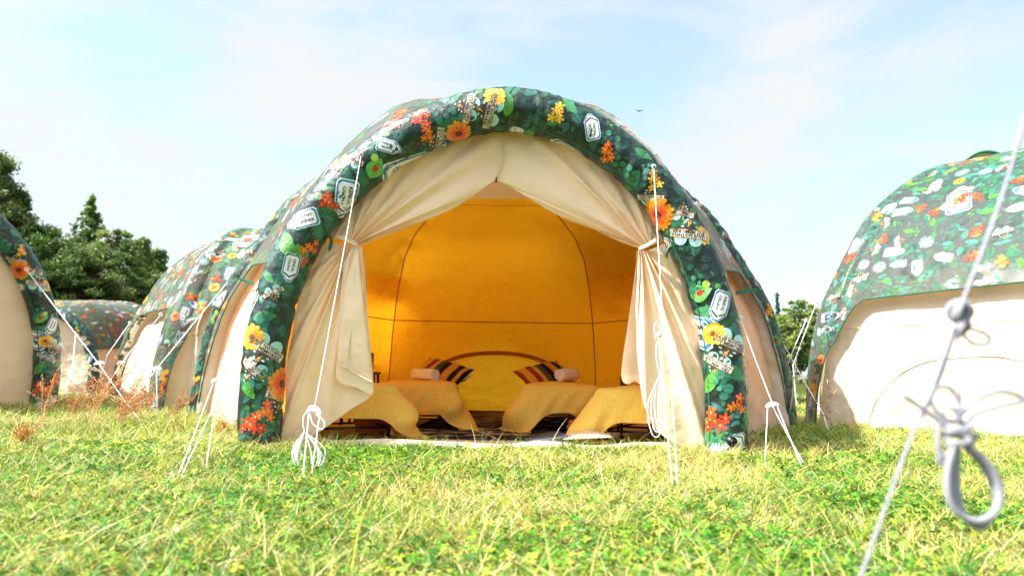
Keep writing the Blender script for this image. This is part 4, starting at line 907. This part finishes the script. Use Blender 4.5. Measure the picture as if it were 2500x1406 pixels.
guy(a1, s1, sk, 'white rope from the big arch with a thick coil hanging by the left curtain', lp, ang=-30)
a2 = arch_fn(*[np.array(v) for v in on_arch(1597, 410)]); s2 = W(1620, 818, 4.55); sk = [G(1644, 1206), G(1656, 1214)]; k0 = W(1611, 915, 4.48); lp = []
for i in range(4):
    w_ = .012 + .012 * i; l_ = .30 + .03 * i; x0 = -.01 * i
    lp.append([k0, k0 + [x0 - w_, .01, -l_ * .5], k0 + [x0 - w_ * .6, 0, -l_ * .95], k0 + [x0 + .02, 0, -l_], k0 + [x0 + w_ + .02, -.01, -l_ * .6], k0 + [.004, 0, 0]])
lp += [[W(1601, 830, 4.52), W(1597, 800, 4.52), W(1604, 787, 4.52), W(1611, 805, 4.52), W(1606, 828, 4.52)], [W(1604, 832, 4.52), W(1602, 870, 4.5), k0], [W(1608, 832, 4.52), W(1618, 880, 4.5), W(1612, 912, 4.48)],
       [W(1580, 1030, 4.4), W(1590, 1020, 4.4), W(1610, 1030, 4.4), W(1625, 1026, 4.4)], [W(1595, 1020, 4.4), W(1594, 1040, 4.4), W(1603, 1054, 4.4), W(1612, 1040, 4.4), W(1613, 1015, 4.4)]]
guy(a2, s2, sk, 'white rope from the big arch with loose loops before the sunlit right curtain', lp, ang=0)
a3 = W(634, 714, 5.36); s3 = W(535, 931, 4.65); guy(a3, s3, [G(428, 1178), G(438, 1172), G(501, 1155)], 'white rope from the left leg of the big arch down to the grass', None, ang=5)
a4 = W(1808, 777, 5.42); s4 = W(1886, 991, 5.0); guy(a4, s4, [G(1866, 1148), G(1968, 1160), G(1972, 1146)], 'white rope from the right leg of the big arch to two pegs', None, ang=10)
# thin ropes of the tents further off
def far_guy(pts, label, sl_i=None, rad=.005):
    P = np.array([W(x, y, D) for x, y, D in pts]); root = thing('guy_rope', (P[-1][0], P[-1][1], 0), label, 'rope', 'white guy ropes')
    mk('cord', [(*tube(P, rad, 5), m_rope)], root)
    V, F = knot(P[0], .02, 3, 2); mk('knot', [(V, F, m_rope)], root)
    if sl_i is not None: V, F = slider(P[sl_i], 10, .06); mk('slider', [(V, F, m_rope, None, False)], root)
far_guy([(589, 648, 8.3), (381, 902, 7.4), (352, 940, 7.2), (300, 1000, 6.9)], 'long white rope slanting left from the big tent roof across the tent behind', 1)
far_guy([(393, 768, 9.4), (296, 887, 8.9), (235, 985, 8.5)], 'white rope slanting left from the front leg of the tent behind', 1)
far_guy([(317, 788, 11.6), (262, 866, 10.8), (232, 960, 10.3)], 'white rope from the far leg of the tent behind')
far_guy([(64, 658, 9.2), (242, 889, 7.6), (300, 972, 7.2), (345, 1030, 6.9)], 'white rope falling right from the arch of the tent at the left edge', 1)
far_guy([(128, 790, 12.5), (172, 882, 11.5), (205, 940, 11)], 'thin white rope from the back leg of the tent at the left edge')
far_guy([(185, 812, 22.5), (176, 905, 20), (160, 950, 19.5)], 'thin white rope in front of the small far tent', None, .009)
far_guy([(382, 905, 7.3), (384, 1020, 7.2)], 'loose rope end hanging straight down left of the big tent')
far_guy([(1992, 742, 8.6), (1945, 865, 8.2), (1930, 1000, 8.0)], 'white rope hanging from the left leg of the tent at the right edge')
far_guy([(1968, 782, 8.9), (1936, 855, 8.7), (1918, 905, 8.5)], 'short white rope crossing beside the tent at the right edge')
far_guy([(1880, 780, 8.6), (1960, 925, 7.9), (2010, 1010, 7.5), (2022, 1050, 7.2)], 'white rope running right from the back leg of the big tent', 1)
far_guy([(1952, 850, 12.5), (1936, 890, 11.8), (1944, 985, 11)], 'pale rope between the big tent and the right tent')

# rope hanging close to the camera, out of focus
FD = 1.12
def fw(pts, D=FD): return np.array([W(x, y, D + (z[0] if z else 0)) for x, y, *z in pts])
fr = thing('foreground_rope', tuple(G(2102, 1406) * [1, 1, 0] * 0 + W(2102, 1406, FD) * [1, 1, 0]), 'blurred thick pale rope with knots and a hanging loop close in front of everything', 'rope')
r_ = .0046
def frope(nm, lines, r=r_):
    V, F = join_parts([tube(spline(fw(l), 10), r, 10) for l in lines]); return mk(nm, [(V, F, m_nearrope)], fr)
frope('main_line', [[(2540, 180), (2500, 300), (2455, 455), (2400, 610), (2347, 745)], [(2347, 745), (2322, 815), (2285, 925), (2228, 1060), (2175, 1205), (2100, 1412), (2040, 1580)]], .0031)
frope('side_line', [[(2350, 760), (2335, 810), (2295, 925), (2250, 1020)], [(2340, 765), (2341, 870), (2344, 960), (2348, 1045)]], .0026)
V, F = join_parts([knot(W(2343, 760, FD), .016, 3, 1), knot(W(2350, 800, FD), .012, 2, 2)]); mk('upper_knot', [(V, F, m_nearrope)], fr)
frope('small_loop', [[(2350, 800), (2385, 806), (2415, 822), (2408, 840), (2375, 838), (2350, 815)]], .0034)
frope('bow_loop', [[(2350, 1010), (2390, 972), (2440, 955), (2488, 966), (2494, 980), (2440, 992), (2385, 1010), (2352, 1040)], [(2320, 1030), (2284, 1000), (2272, 965), (2290, 945), (2320, 948), (2342, 985), (2346, 1030)], [(2312, 1040), (2302, 1015), (2312, 998), (2332, 1000), (2338, 1030)]], .0040)
frope('loose_end', [[(2204, 964), (2250, 995), (2310, 1040)], [(2293, 1030), (2290, 1080), (2296, 1110), (2306, 1128)]], .0042)
wr = []
for i in range(5):
    t = np.linspace(0, 2 * math.pi, 24); c = W(2338 + (i % 3) * 4, 1038 + i * 11, FD); q_ = .019 + .004 * ((i * 7) % 3) / 2; wr.append(tube(np.stack([c[0] + q_ * np.cos(t), c[1] + .016 * np.sin(t), c[2] + .0055 * np.sin(t + i * 2.1)], 1), .0040, 8, False))
V, F = join_parts(wr + [knot(W(2305, 1122, FD), .009, 2, 5)]); mk('wrapped_knot', [(V, F, m_nearrope)], fr)
lo = []
for i in range(4):
    dx = (i - 1.5) * 7; dz = (-.008, .006, -.002, .010)[i]
    lo.append([(2333 + dx * .3, 1088, dz), (2325 + dx, 1150, dz), (2328 + dx, 1215, dz), (2352 + dx * .6, 1262 + dx * .4, dz), (2392, 1278 + dx * .7, dz), (2428 - dx * .2, 1250 + dx * .3, dz), (2436 - dx * .6, 1200, dz), (2410 - dx * .8, 1140, dz), (2362 - dx * .4, 1090, dz)])
frope('hanging_coil', lo, .0056)

# ================================================================== trees
def quads(Cn, S, rng_, col, flat=.0, asp=1.7):
    "many small leaf-sized faces at centres Cn"
    n = len(Cn); a = rng_.normal(size=(n, 3)); a[:, 2] *= (1 - flat); a /= np.linalg.norm(a, axis=1)[:, None]; b = np.cross(a, rng_.normal(size=(n, 3))); b /= np.linalg.norm(b, axis=1)[:, None]
    s = S * rng_.uniform(.6, 1.3, n)[:, None]; u = a * s * asp; v = b * s * .5
    V = np.stack([Cn - u * .5, Cn + v * .55, Cn + u * .5, Cn - v * .55], 1).reshape(-1, 3); F = np.arange(n * 4).reshape(-1, 4); return V, F, np.repeat(col, 4, axis=0)
def tree(kind, px, D, ytop, half, ybase_w, cols, n, label, seed, drop=-.38, lean=0):
    rg = np.random.default_rng(seed); top = W(px, ytop, D); x0 = top[0]; z1 = top[2]; h = z1 - drop; Rw = half * D / F_
    root = thing('conifer_tree' if kind != 'round' else 'broadleaf_tree', (x0, D, drop), label, 'tree', 'trees behind the tents')
    tp = np.array([(x0 + rg.normal(0, .05), D, drop + h * t) for t in np.linspace(0, .97, 9)]); limbs = [tube(tp, np.linspace(.03 * h * .5, .03, 9), 8)]
    Cn = []
    if kind == 'spruce':
        zz = drop + h * .08
        while zz < z1 - .15:
            f = (z1 - zz) / h; Lb = Rw * (f ** .85) * 1.05; nb = max(4, int(9 * f) + 3)
            for k in range(nb):
                a = rg.uniform(0, 6.28); l = Lb * rg.uniform(.65, 1.12); tt = rg.uniform(0, 1, int(44 * l / Rw * 1.6) + 12)
                px_ = x0 + math.cos(a) * l * tt; py_ = D + math.sin(a) * l * tt; pz = zz - .28 * l * tt + .22 * l * tt ** 2.5 + rg.normal(0, .06, len(tt)); w = .13 * l * (1.1 - tt)
                Cn.append(np.stack([px_ + rg.normal(0, 1, len(tt)) * w, py_ + rg.normal(0, 1, len(tt)) * w, pz - np.abs(rg.normal(0, .14, len(tt)))], 1))
                if k % 2 == 0: limbs.append(tube([(x0, D, zz), (x0 + math.cos(a) * l * .5, D + math.sin(a) * l * .5, zz - .12 * l), (x0 + math.cos(a) * l * .9, D + math.sin(a) * l * .9, zz - .1 * l)], [.05, .03, .01], 4))
            zz += .26 + .02 * h * f
        Cn = np.vstack(Cn); 
        if len(Cn) > n: Cn = Cn[rg.choice(len(Cn), n, replace=False)]
        S = .25
    else:
        m = 190 if kind == 'round' else 130; cl = []
        for i in range(m):
            v = rg.normal(size=3); v /= np.linalg.norm(v); rr = rg.uniform(.45, 1) ** .6
            if kind == 'round': c = np.array([x0 + v[0] * Rw * rr * .9, D + v[1] * Rw * rr * .8, drop + h * .56 + v[2] * h * .40 * rr])
            else:
                t = rg.uniform(.25, .97); wdt = Rw * (1 - t) ** .75 * 1.1 * (.85 + .2 * math.sin(t * 19 + seed)); a = rg.uniform(0, 6.28); q = rg.uniform(.3, 1); c = np.array([x0 + math.cos(a) * wdt * q + lean * (t - .5), D + math.sin(a) * wdt * q, drop + h * t])
            cl.append(c)
            if i % 4 == 0: limbs.append(tube([(x0, D, max(drop + h * .2, c[2] - h * .16)), (x0 * .5 + c[0] * .5, D * .5 + c[1] * .5, c[2] - h * .06), c], [.10, .06, .02], 5))
        cl = np.array(cl); k = rg.integers(0, m, n); sz = Rw * (.15 if kind == 'round' else .17) * rg.uniform(.6, 1.2, m)[k][:, None]
        d = rg.normal(size=(n, 3)); d /= np.linalg.norm(d, axis=1)[:, None]; d[:, 2] *= .5; Cn = cl[k] + d * sz * rg.uniform(.35, 1.25, (n, 1)) + [0, 0, 0]; S = .16
    Cn[:, 2] = np.maximum(Cn[:, 2], drop + .3)
    nn_ = len(Cn); ci = rg.integers(0, len(cols), nn_); cell = (np.floor(Cn * 1.1).astype(int) @ np.array([73, 19, 7])) % len(cols); pick = np.where(rg.random(nn_) < .7, cell, ci)
    col = np.array(cols)[pick] * rg.uniform(1.1, 2.0, (nn_, 1))
    V, F, cc = quads(Cn, S * (D / 45) , rg, col); mk('crown', [(V, F, m_tree, cc, False)], root)
    V, F = join_parts(limbs); mk('trunk', [(V, F, m_bark)], root); return root
GD = [(.035, .075, .016), (.05, .10, .018), (.08, .13, .025), (.025, .055, .018)]; GL = [(.10, .17, .02), (.15, .22, .03), (.06, .12, .02)]; GP = [(.11, .15, .035), (.16, .19, .06), (.06, .10, .03), (.20, .22, .07)]
tree('spruce', -4, 40, 366, 215, 0, GP + GD[:2], 44000, 'tall broad pine cut by the left edge with pale needles', 1)
tree('pine', -6, 41, 372, 190, 0, GP + GD[:2], 40000, 'ragged pine rising just behind the left edge tent', 14)
tree('pine', 52, 42, 455, 95, 0, GP + GD[:2], 20000, 'shorter ragged pine between the left edge pine and the broad dark tree', 15)
tree('spruce', 228, 46, 472, 175, 0, GD + GL, 30000, 'pointed spruce standing above the other trees at left', 2)
tree('round', 108, 41, 526, 150, 0, GD + GL[:1] + GP[:1], 34000, 'broad dark tree between the tall pine and the spruce', 3)
tree('round', 225, 40, 590, 150, 0, GD + GP[:2], 34000, 'wide dark tree below the pointed spruce', 4)
tree('round', 288, 43, 545, 90, 0, GP + GL, 26000, 'yellow green tree right of the pointed spruce', 5)
tree('pine', 338, 47, 575, 85, 0, GP + GL, 16000, 'thin feathery larch leaning above the tent gap', 6, lean=.8)
tree('pine', 385, 52, 606, 100, 0, GD + GP, 20000, 'small conifer rightmost of the left wood', 7)
tree('round', 330, 42, 660, 110, 0, GD + GP[:2], 20000, 'low dark tree filling under the larch', 8)
tree('round', 30, 37, 570, 120, 0, GD + GP[:1], 26000, 'dark tree under the tall pine at the left edge', 9)
tree('round', 1948, 60, 722, 62, 0, GP + GL, 14000, 'round pale green tree between the big tent and the right tent', 10)
tree('round', 1915, 55, 765, 60, 0, GP + GL, 12000, 'lower bushy tree in front of the round pale green tree', 11)
tree('spruce', 1897, 75, 708, 22, 0, [(.05, .08, .06), (.04, .07, .05)], 1200, 'tiny bluish spruce on the right skyline', 12)
tree('round', 2010, 62, 735, 60, 0, GP + GL, 9000, 'pale green tree half hidden by the right tent', 13)

# ================================================================== ground and grass
ux = np.concatenate([-np.geomspace(900, 12, 30), np.linspace(-11.5, 11.5, 90), np.geomspace(12, 900, 30)]); uy = np.concatenate([[-60, -20, -8], np.linspace(-5, 26, 120), np.geomspace(27, 2500, 40)])
Xg, Yg = np.meshgrid(ux, uy, indexing='ij'); Z = gz(Xg, Yg)
gr = mk('ground', [(np.stack([Xg, Yg, Z], -1), grid_faces(len(ux), len(uy)), m_ground)]); gr['kind'] = 'structure'
def in_poly(x, y, poly):
    r = np.zeros(len(x), bool); j = len(poly) - 1
    for i in range(len(poly)):
        xi, yi = poly[i]; xj, yj = poly[j]; c = ((yi > y) != (yj > y)) & (x < (xj - xi) * (y - yi) / (yj - yi + 1e-9) + xi); r ^= c; j = i
    return r
HM = [(-1.95, 5.62), (-1.3, 5.58), (-.3, 5.46), (.4, 5.48), (1.3, 5.6), (1.7, 5.62), (3.2, 8.2), (1.6, 10.9), (-1.9, 10.9), (-3.4, 8.2)]
HB = [tuple(p * .93 + cB * .07) for p in COB]; HC = [tuple(p * .94 + cC * .06) for p in regular(cC, aC + math.pi, rC)]
pA = lambda x, y: (loc[0] + (x + .13) * math.cos(th_) - (y - Y0) * math.sin(th_), loc[1] + (x + .13) * math.sin(th_) + (y - Y0) * math.cos(th_)); HA = [pA(x, y) for x, y in HM]
def gpts(n, dmin, dmax, rg, power=1.0):
    "random ground points inside the widened view, as many per square metre near as set"
    D = dmin + (dmax - dmin) * rg.random(n) ** power; X = D * rg.uniform(-.86, .86, n); ok = np.ones(n, bool)
    for h in (HM, HB, HC, HA): ok &= ~in_poly(X, D, h)
    return X[ok], D[ok]
def fnoise(x, y, s, seed):
    v = 0
    rs = np.random.default_rng(seed)
    for k in range(6): a = rs.uniform(0, 6.28); f = s * rs.uniform(.6, 1.8); v = v + np.sin((x * math.cos(a) + y * math.sin(a)) * f + rs.uniform(0, 6))
    return v / 2.6
STRAW = [(.60, .50, .17), (.72, .62, .30), (.50, .46, .10), (.58, .42, .16)]; LIME = [(.33, .38, .035), (.24, .31, .02), (.43, .45, .06)]; GREEN = [(.035, .17, .012), (.07, .24, .015), (.022, .10, .008), (.16, .36, .02)]; SAGE = [(.38, .46, .28), (.45, .50, .34)]
def blades(x, y, rg, hh, wd, lay, cols, segs=3, bendk=1.0):
    n = len(x); a = rg.uniform(0, 2 * math.pi, n); h = hh * rg.uniform(.5, 1.4, n); w = wd * rg.uniform(.6, 1.3, n) * .5; L_ = h * (lay + rg.uniform(0, .8, n) * bendk)
    dx, dy = np.cos(a), np.sin(a); b = rg.uniform(0, 2 * math.pi, n); sx, sy = np.cos(b), np.sin(b); z0 = gz(x, y); V = []
    for k in range(segs + 1):
        t = k / segs; px_ = x + dx * L_ * t ** 1.6; py_ = y + dy * L_ * t ** 1.6; pz = z0 + h * (t - .35 * np.minimum(1.6, L_ / (h + 1e-6)) * .5 * t ** 2) ; pz = np.maximum(pz, z0 + .003); ww = w * (1 - .85 * t ** 1.5)
        V += [np.stack([px_ - sx * ww, py_ - sy * ww, pz], 1), np.stack([px_ + sx * ww, py_ + sy * ww, pz], 1)]
    V = np.stack(V, 1).reshape(-1, 3); m = 2 * (segs + 1); base = (np.arange(n) * m)[:, None]; F = np.vstack([base + [2 * k, 2 * k + 1, 2 * k + 3, 2 * k + 2] for k in range(segs)])
    return V, F, np.repeat(cols, m, axis=0)
def colpick(x, y, rg, wts):
    n = len(x); pal = STRAW + LIME + GREEN + SAGE; cls = [0] * 4 + [1] * 3 + [2] * 4 + [3] * 2; patch = fnoise(x, y, 2.2, 5); out_ = np.zeros((n, 3)); pal = np.array(pal)
    w = np.array([wts[c] / cls.count(c) for c in cls])[None, :] * np.ones((n, 1)); isstraw = np.array(cls) == 0; isg = np.array(cls) == 2
    w = w * np.where(isstraw[None], np.exp(patch[:, None] * 1.5), 1) * np.where(isg[None], np.exp(-patch[:, None] * 1.4), 1); w /= w.sum(1, keepdims=True)
    k = (rg.random(n)[:, None] > np.cumsum(w, 1)).sum(1).clip(0, len(pal) - 1); return pal[k] * rg.uniform(.8, 1.2, (n, 1))
gp = []; rg = np.random.default_rng(99)
def addb(n, dmin, dmax, hh, wd, lay, wts, power=1.0, segs=3):
    x, y = gpts(n, dmin, dmax, rg, power); gp.append(blades(x, y, rg, hh * (1 + .45 * np.clip(fnoise(x, y, 2.6, 8), -1.2, 1.6)), wd, lay, colpick(x, y, rg, wts), segs))
addb(78000, 1.6, 4.2, .055, .0056, .6, (1.6, 1.3, 1.2, .4), .8)
addb(72000, 3.8, 8.5, .070, .0075, .5, (1.6, 1.3, 1.1, .4), .8)
addb(60000, 7.5, 22, .10, .013, .4, (1.0, 1.4, .8, .2), .8, 2)
addb(9500, 1.6, 5.5, .085, .0055, 1.7, (5, .8, .1, .3), .8, 4)            # cut straw lying over the sward
addb(12000, 4.5, 12, .12, .0075, 1.3, (4, .8, .2, .3), .8, 3)
addb(2600, 1.8, 9, .17, .0046, .5, (2.5, 1.2, .5, .2), .9, 4)
def leaves(n, dmin, dmax, size, zmax, cols, power=.8):
    x, y = gpts(n, dmin, dmax, rg, power); pt = fnoise(x, y, 2.6, 15); keep = rg.random(len(x)) < np.clip(.5 - .55 * pt, .06, 1); x, y = x[keep], y[keep]; n = len(x)
    zc_ = gz(x, y) + zmax * rg.uniform(.25, 1.0, n); a0 = rg.uniform(0, 6.28, n); tl = rg.normal(0, .35, (n, 2)); s = size * rg.uniform(.6, 1.3, n); col = np.array(cols)[rg.integers(0, len(cols), n)] * rg.uniform(.8, 1.25, (n, 1)); Vs = []
    for k in range(3):
        a = a0 + k * 2.094
        def pt_(r, da): 
            px_ = r * s * np.cos(a + da); py_ = r * s * np.sin(a + da); return np.stack([x + px_, y + py_, zc_ + px_ * tl[:, 0] + py_ * tl[:, 1] - .12 * r * r * s], 1)
        Vs += [pt_(.0, 0), pt_(.75, -.55), pt_(1.05, -.18), pt_(.98, .0), pt_(1.05, .18), pt_(.75, .55)]
    V = np.stack(Vs, 1).reshape(-1, 3); base = (np.arange(n) * 18)[:, None]; F = np.vstack([base + np.array([0, 1, 2, 3, 4, 5]) + 6 * k for k in range(3)]); return V, F, np.repeat(col, 18, axis=0)
cl_ = [leaves(80000, 1.6, 5.5, .017, .07, GREEN + GREEN[:3] + LIME[:2]), leaves(56000, 4.5, 10, .023, .09, GREEN + LIME), leaves(9000, 1.6, 6, .024, .060, GREEN + [(.22, .34, .12)])]
def tufts(xc, yc, n, rad, hh, wd):
    k = rg.integers(0, len(xc), n); x = np.array(xc)[k] + rg.normal(0, rad, n); y = np.array(yc)[k] + rg.normal(0, rad, n); ok = ~in_poly(x, y, [(p[0] * .98, p[1] + .03) for p in HM]); x, y = x[ok], y[ok]; gp.append(blades(x, y, rg, hh, wd, .35, colpick(x, y, rg, (1.6, 1.4, .8, .2)), 3))
_a, _b = gpts(700, 1.9, 6.0, rg, .8); tufts(_a, _b, 21000, .035, .10, .0050)
_a, _b = gpts(500, 5, 11, rg, .8); tufts(_a, _b, 13000, .06, .13, .0075)
_x = np.linspace(-2.4, 2.1, 60); tufts(_x, 5.42 - .10 * np.cos(_x * .8) - .05 + 0 * _x, 1500, .05, .075, .0055)
tufts([-1.25, -.75, -.05, .1, .62, 1.35, -2.25, 1.95, -1.6], [5.3, 5.28, 5.25, 5.3, 5.3, 5.4, 5.3, 5.25, 5.3], 420, .06, .13, .004)
_x = rg.uniform(-7, -2.6, 90); tufts(_x, rg.uniform(5.2, 9.0, 90), 5200, .10, .16, .007)
_x = rg.uniform(2.3, 6, 70); tufts(_x, rg.uniform(5.4, 8.6, 70), 2600, .10, .12, .007)
g_ = mk('grass', [(V, F, m_grass, c, False) for V, F, c in gp]); tag(g_, 'sunlit mown grass with straw lying over it', 'grass', kind='stuff')
c_ = mk('clover', [(V, F, m_grass, c, False) for V, F, c in cl_]); tag(c_, 'low clover and weed leaves growing through the grass', 'clover', kind='stuff')

# rust coloured dock stems
def dock(px, py, D, hpx, lean, label, n=5, seed=0, spread=.12):
    rg = np.random.default_rng(seed); b = W(px, py, D); b[2] = float(gz(b[0], b[1])); root = thing('dock_plant', tuple(b), label, 'plant', 'dry rust coloured dock plants'); h = hpx * D / F_; st, sd_, cc = [], [], []
    for i in range(n):
        tip = b + np.array([lean * h + rg.normal(0, spread), rg.normal(0, spread), h * rg.uniform(.65, 1.05)]); mid_ = b * .5 + tip * .5 + [-.15 * lean * h, 0, .04 * h]; P = spline([b + [rg.normal(0, .02), 0, 0], mid_, tip], 10); st.append(tube(P, np.linspace(.005, .002, len(P)), 5))
        for j in range(len(P) // 3, len(P)):
            br = P[j]; k = (18 if j % 2 == 0 else 3) if rg.random() < .7 else 2; sp = .018 + .02 * rg.random(); sd_.append(br + rg.normal(0, 1, (k, 3)) * [sp, sp, .022])
            if j % 4 == 0: e = br + np.array([rg.normal(0, .09), rg.normal(0, .05), .10]); st.append(tube([br, e], .002, 4)); sd_.append(br + (e - br) * rg.random((40, 1)) + rg.normal(0, .009, (40, 3)))
    Cn = np.vstack(sd_); col = np.array([(.40, .13, .02), (.50, .20, .03), (.28, .08, .015), (.55, .28, .06)])[rg.integers(0, 4, len(Cn))]; V, F, c = quads(Cn, .013 * max(1, D / 6), rg, col, asp=1.1)
    mk('seed_heads', [(V, F, m_tree, c, False)], root); V, F = join_parts(st); mk('stem', [(V, F, m_beige)], root); return root
dock(100, 1055, 6.8, 130, .05, 'single upright rusty dock stem in front of the left tent', 3, 1, .03)
dock(172, 1030, 7.2, 110, .45, 'rusty dock clump leaning right by the crossing ropes', 6, 2)
dock(215, 1035, 7.0, 150, .55, 'tall rusty dock whose stems rise to the rope knot', 5, 3, .07)
dock(275, 1030, 6.8, 100, .9, 'dense rusty dock clump leaning strongly right', 6, 4, .10)
dock(300, 1000, 7.4, 110, .5, 'rusty dock clump before the floral leg of the tent behind', 6, 5, .08)
dock(405, 1020, 7.6, 70, .5, 'thin sparse dock stem before the cream wall', 2, 6, .05)
dock(2027, 1060, 7.0, 125, -.02, 'lone rusty dock stem before the sunlit cream wall', 1, 7, .02)
dock(60, 1090, 5.2, 60, .6, 'low brown broken dock at the left', 3, 8, .06)
dock(530, 1060, 6.0, 40, .8, 'low brown dock tuft beside the left arch foot', 3, 9, .06)

# small bird far up in the sky
bp = W(1561, 272, 60); V = np.array([(-.45, 0, .12), (-.12, .10, .03), (0, .16, 0), (.12, .10, .03), (.45, 0, .12), (.12, -.08, .02), (0, -.22, -.01), (-.12, -.08, .02), (0, 0, -.06), (0, 0, .07)]) + bp
F = [[i, (i + 1) % 8, 9] for i in range(8)] + [[(i + 1) % 8, i, 8] for i in range(8)]; tag(mk('bird', [(V, F, m_black)]), 'tiny dark bird flying high right of the big tent top', 'bird')
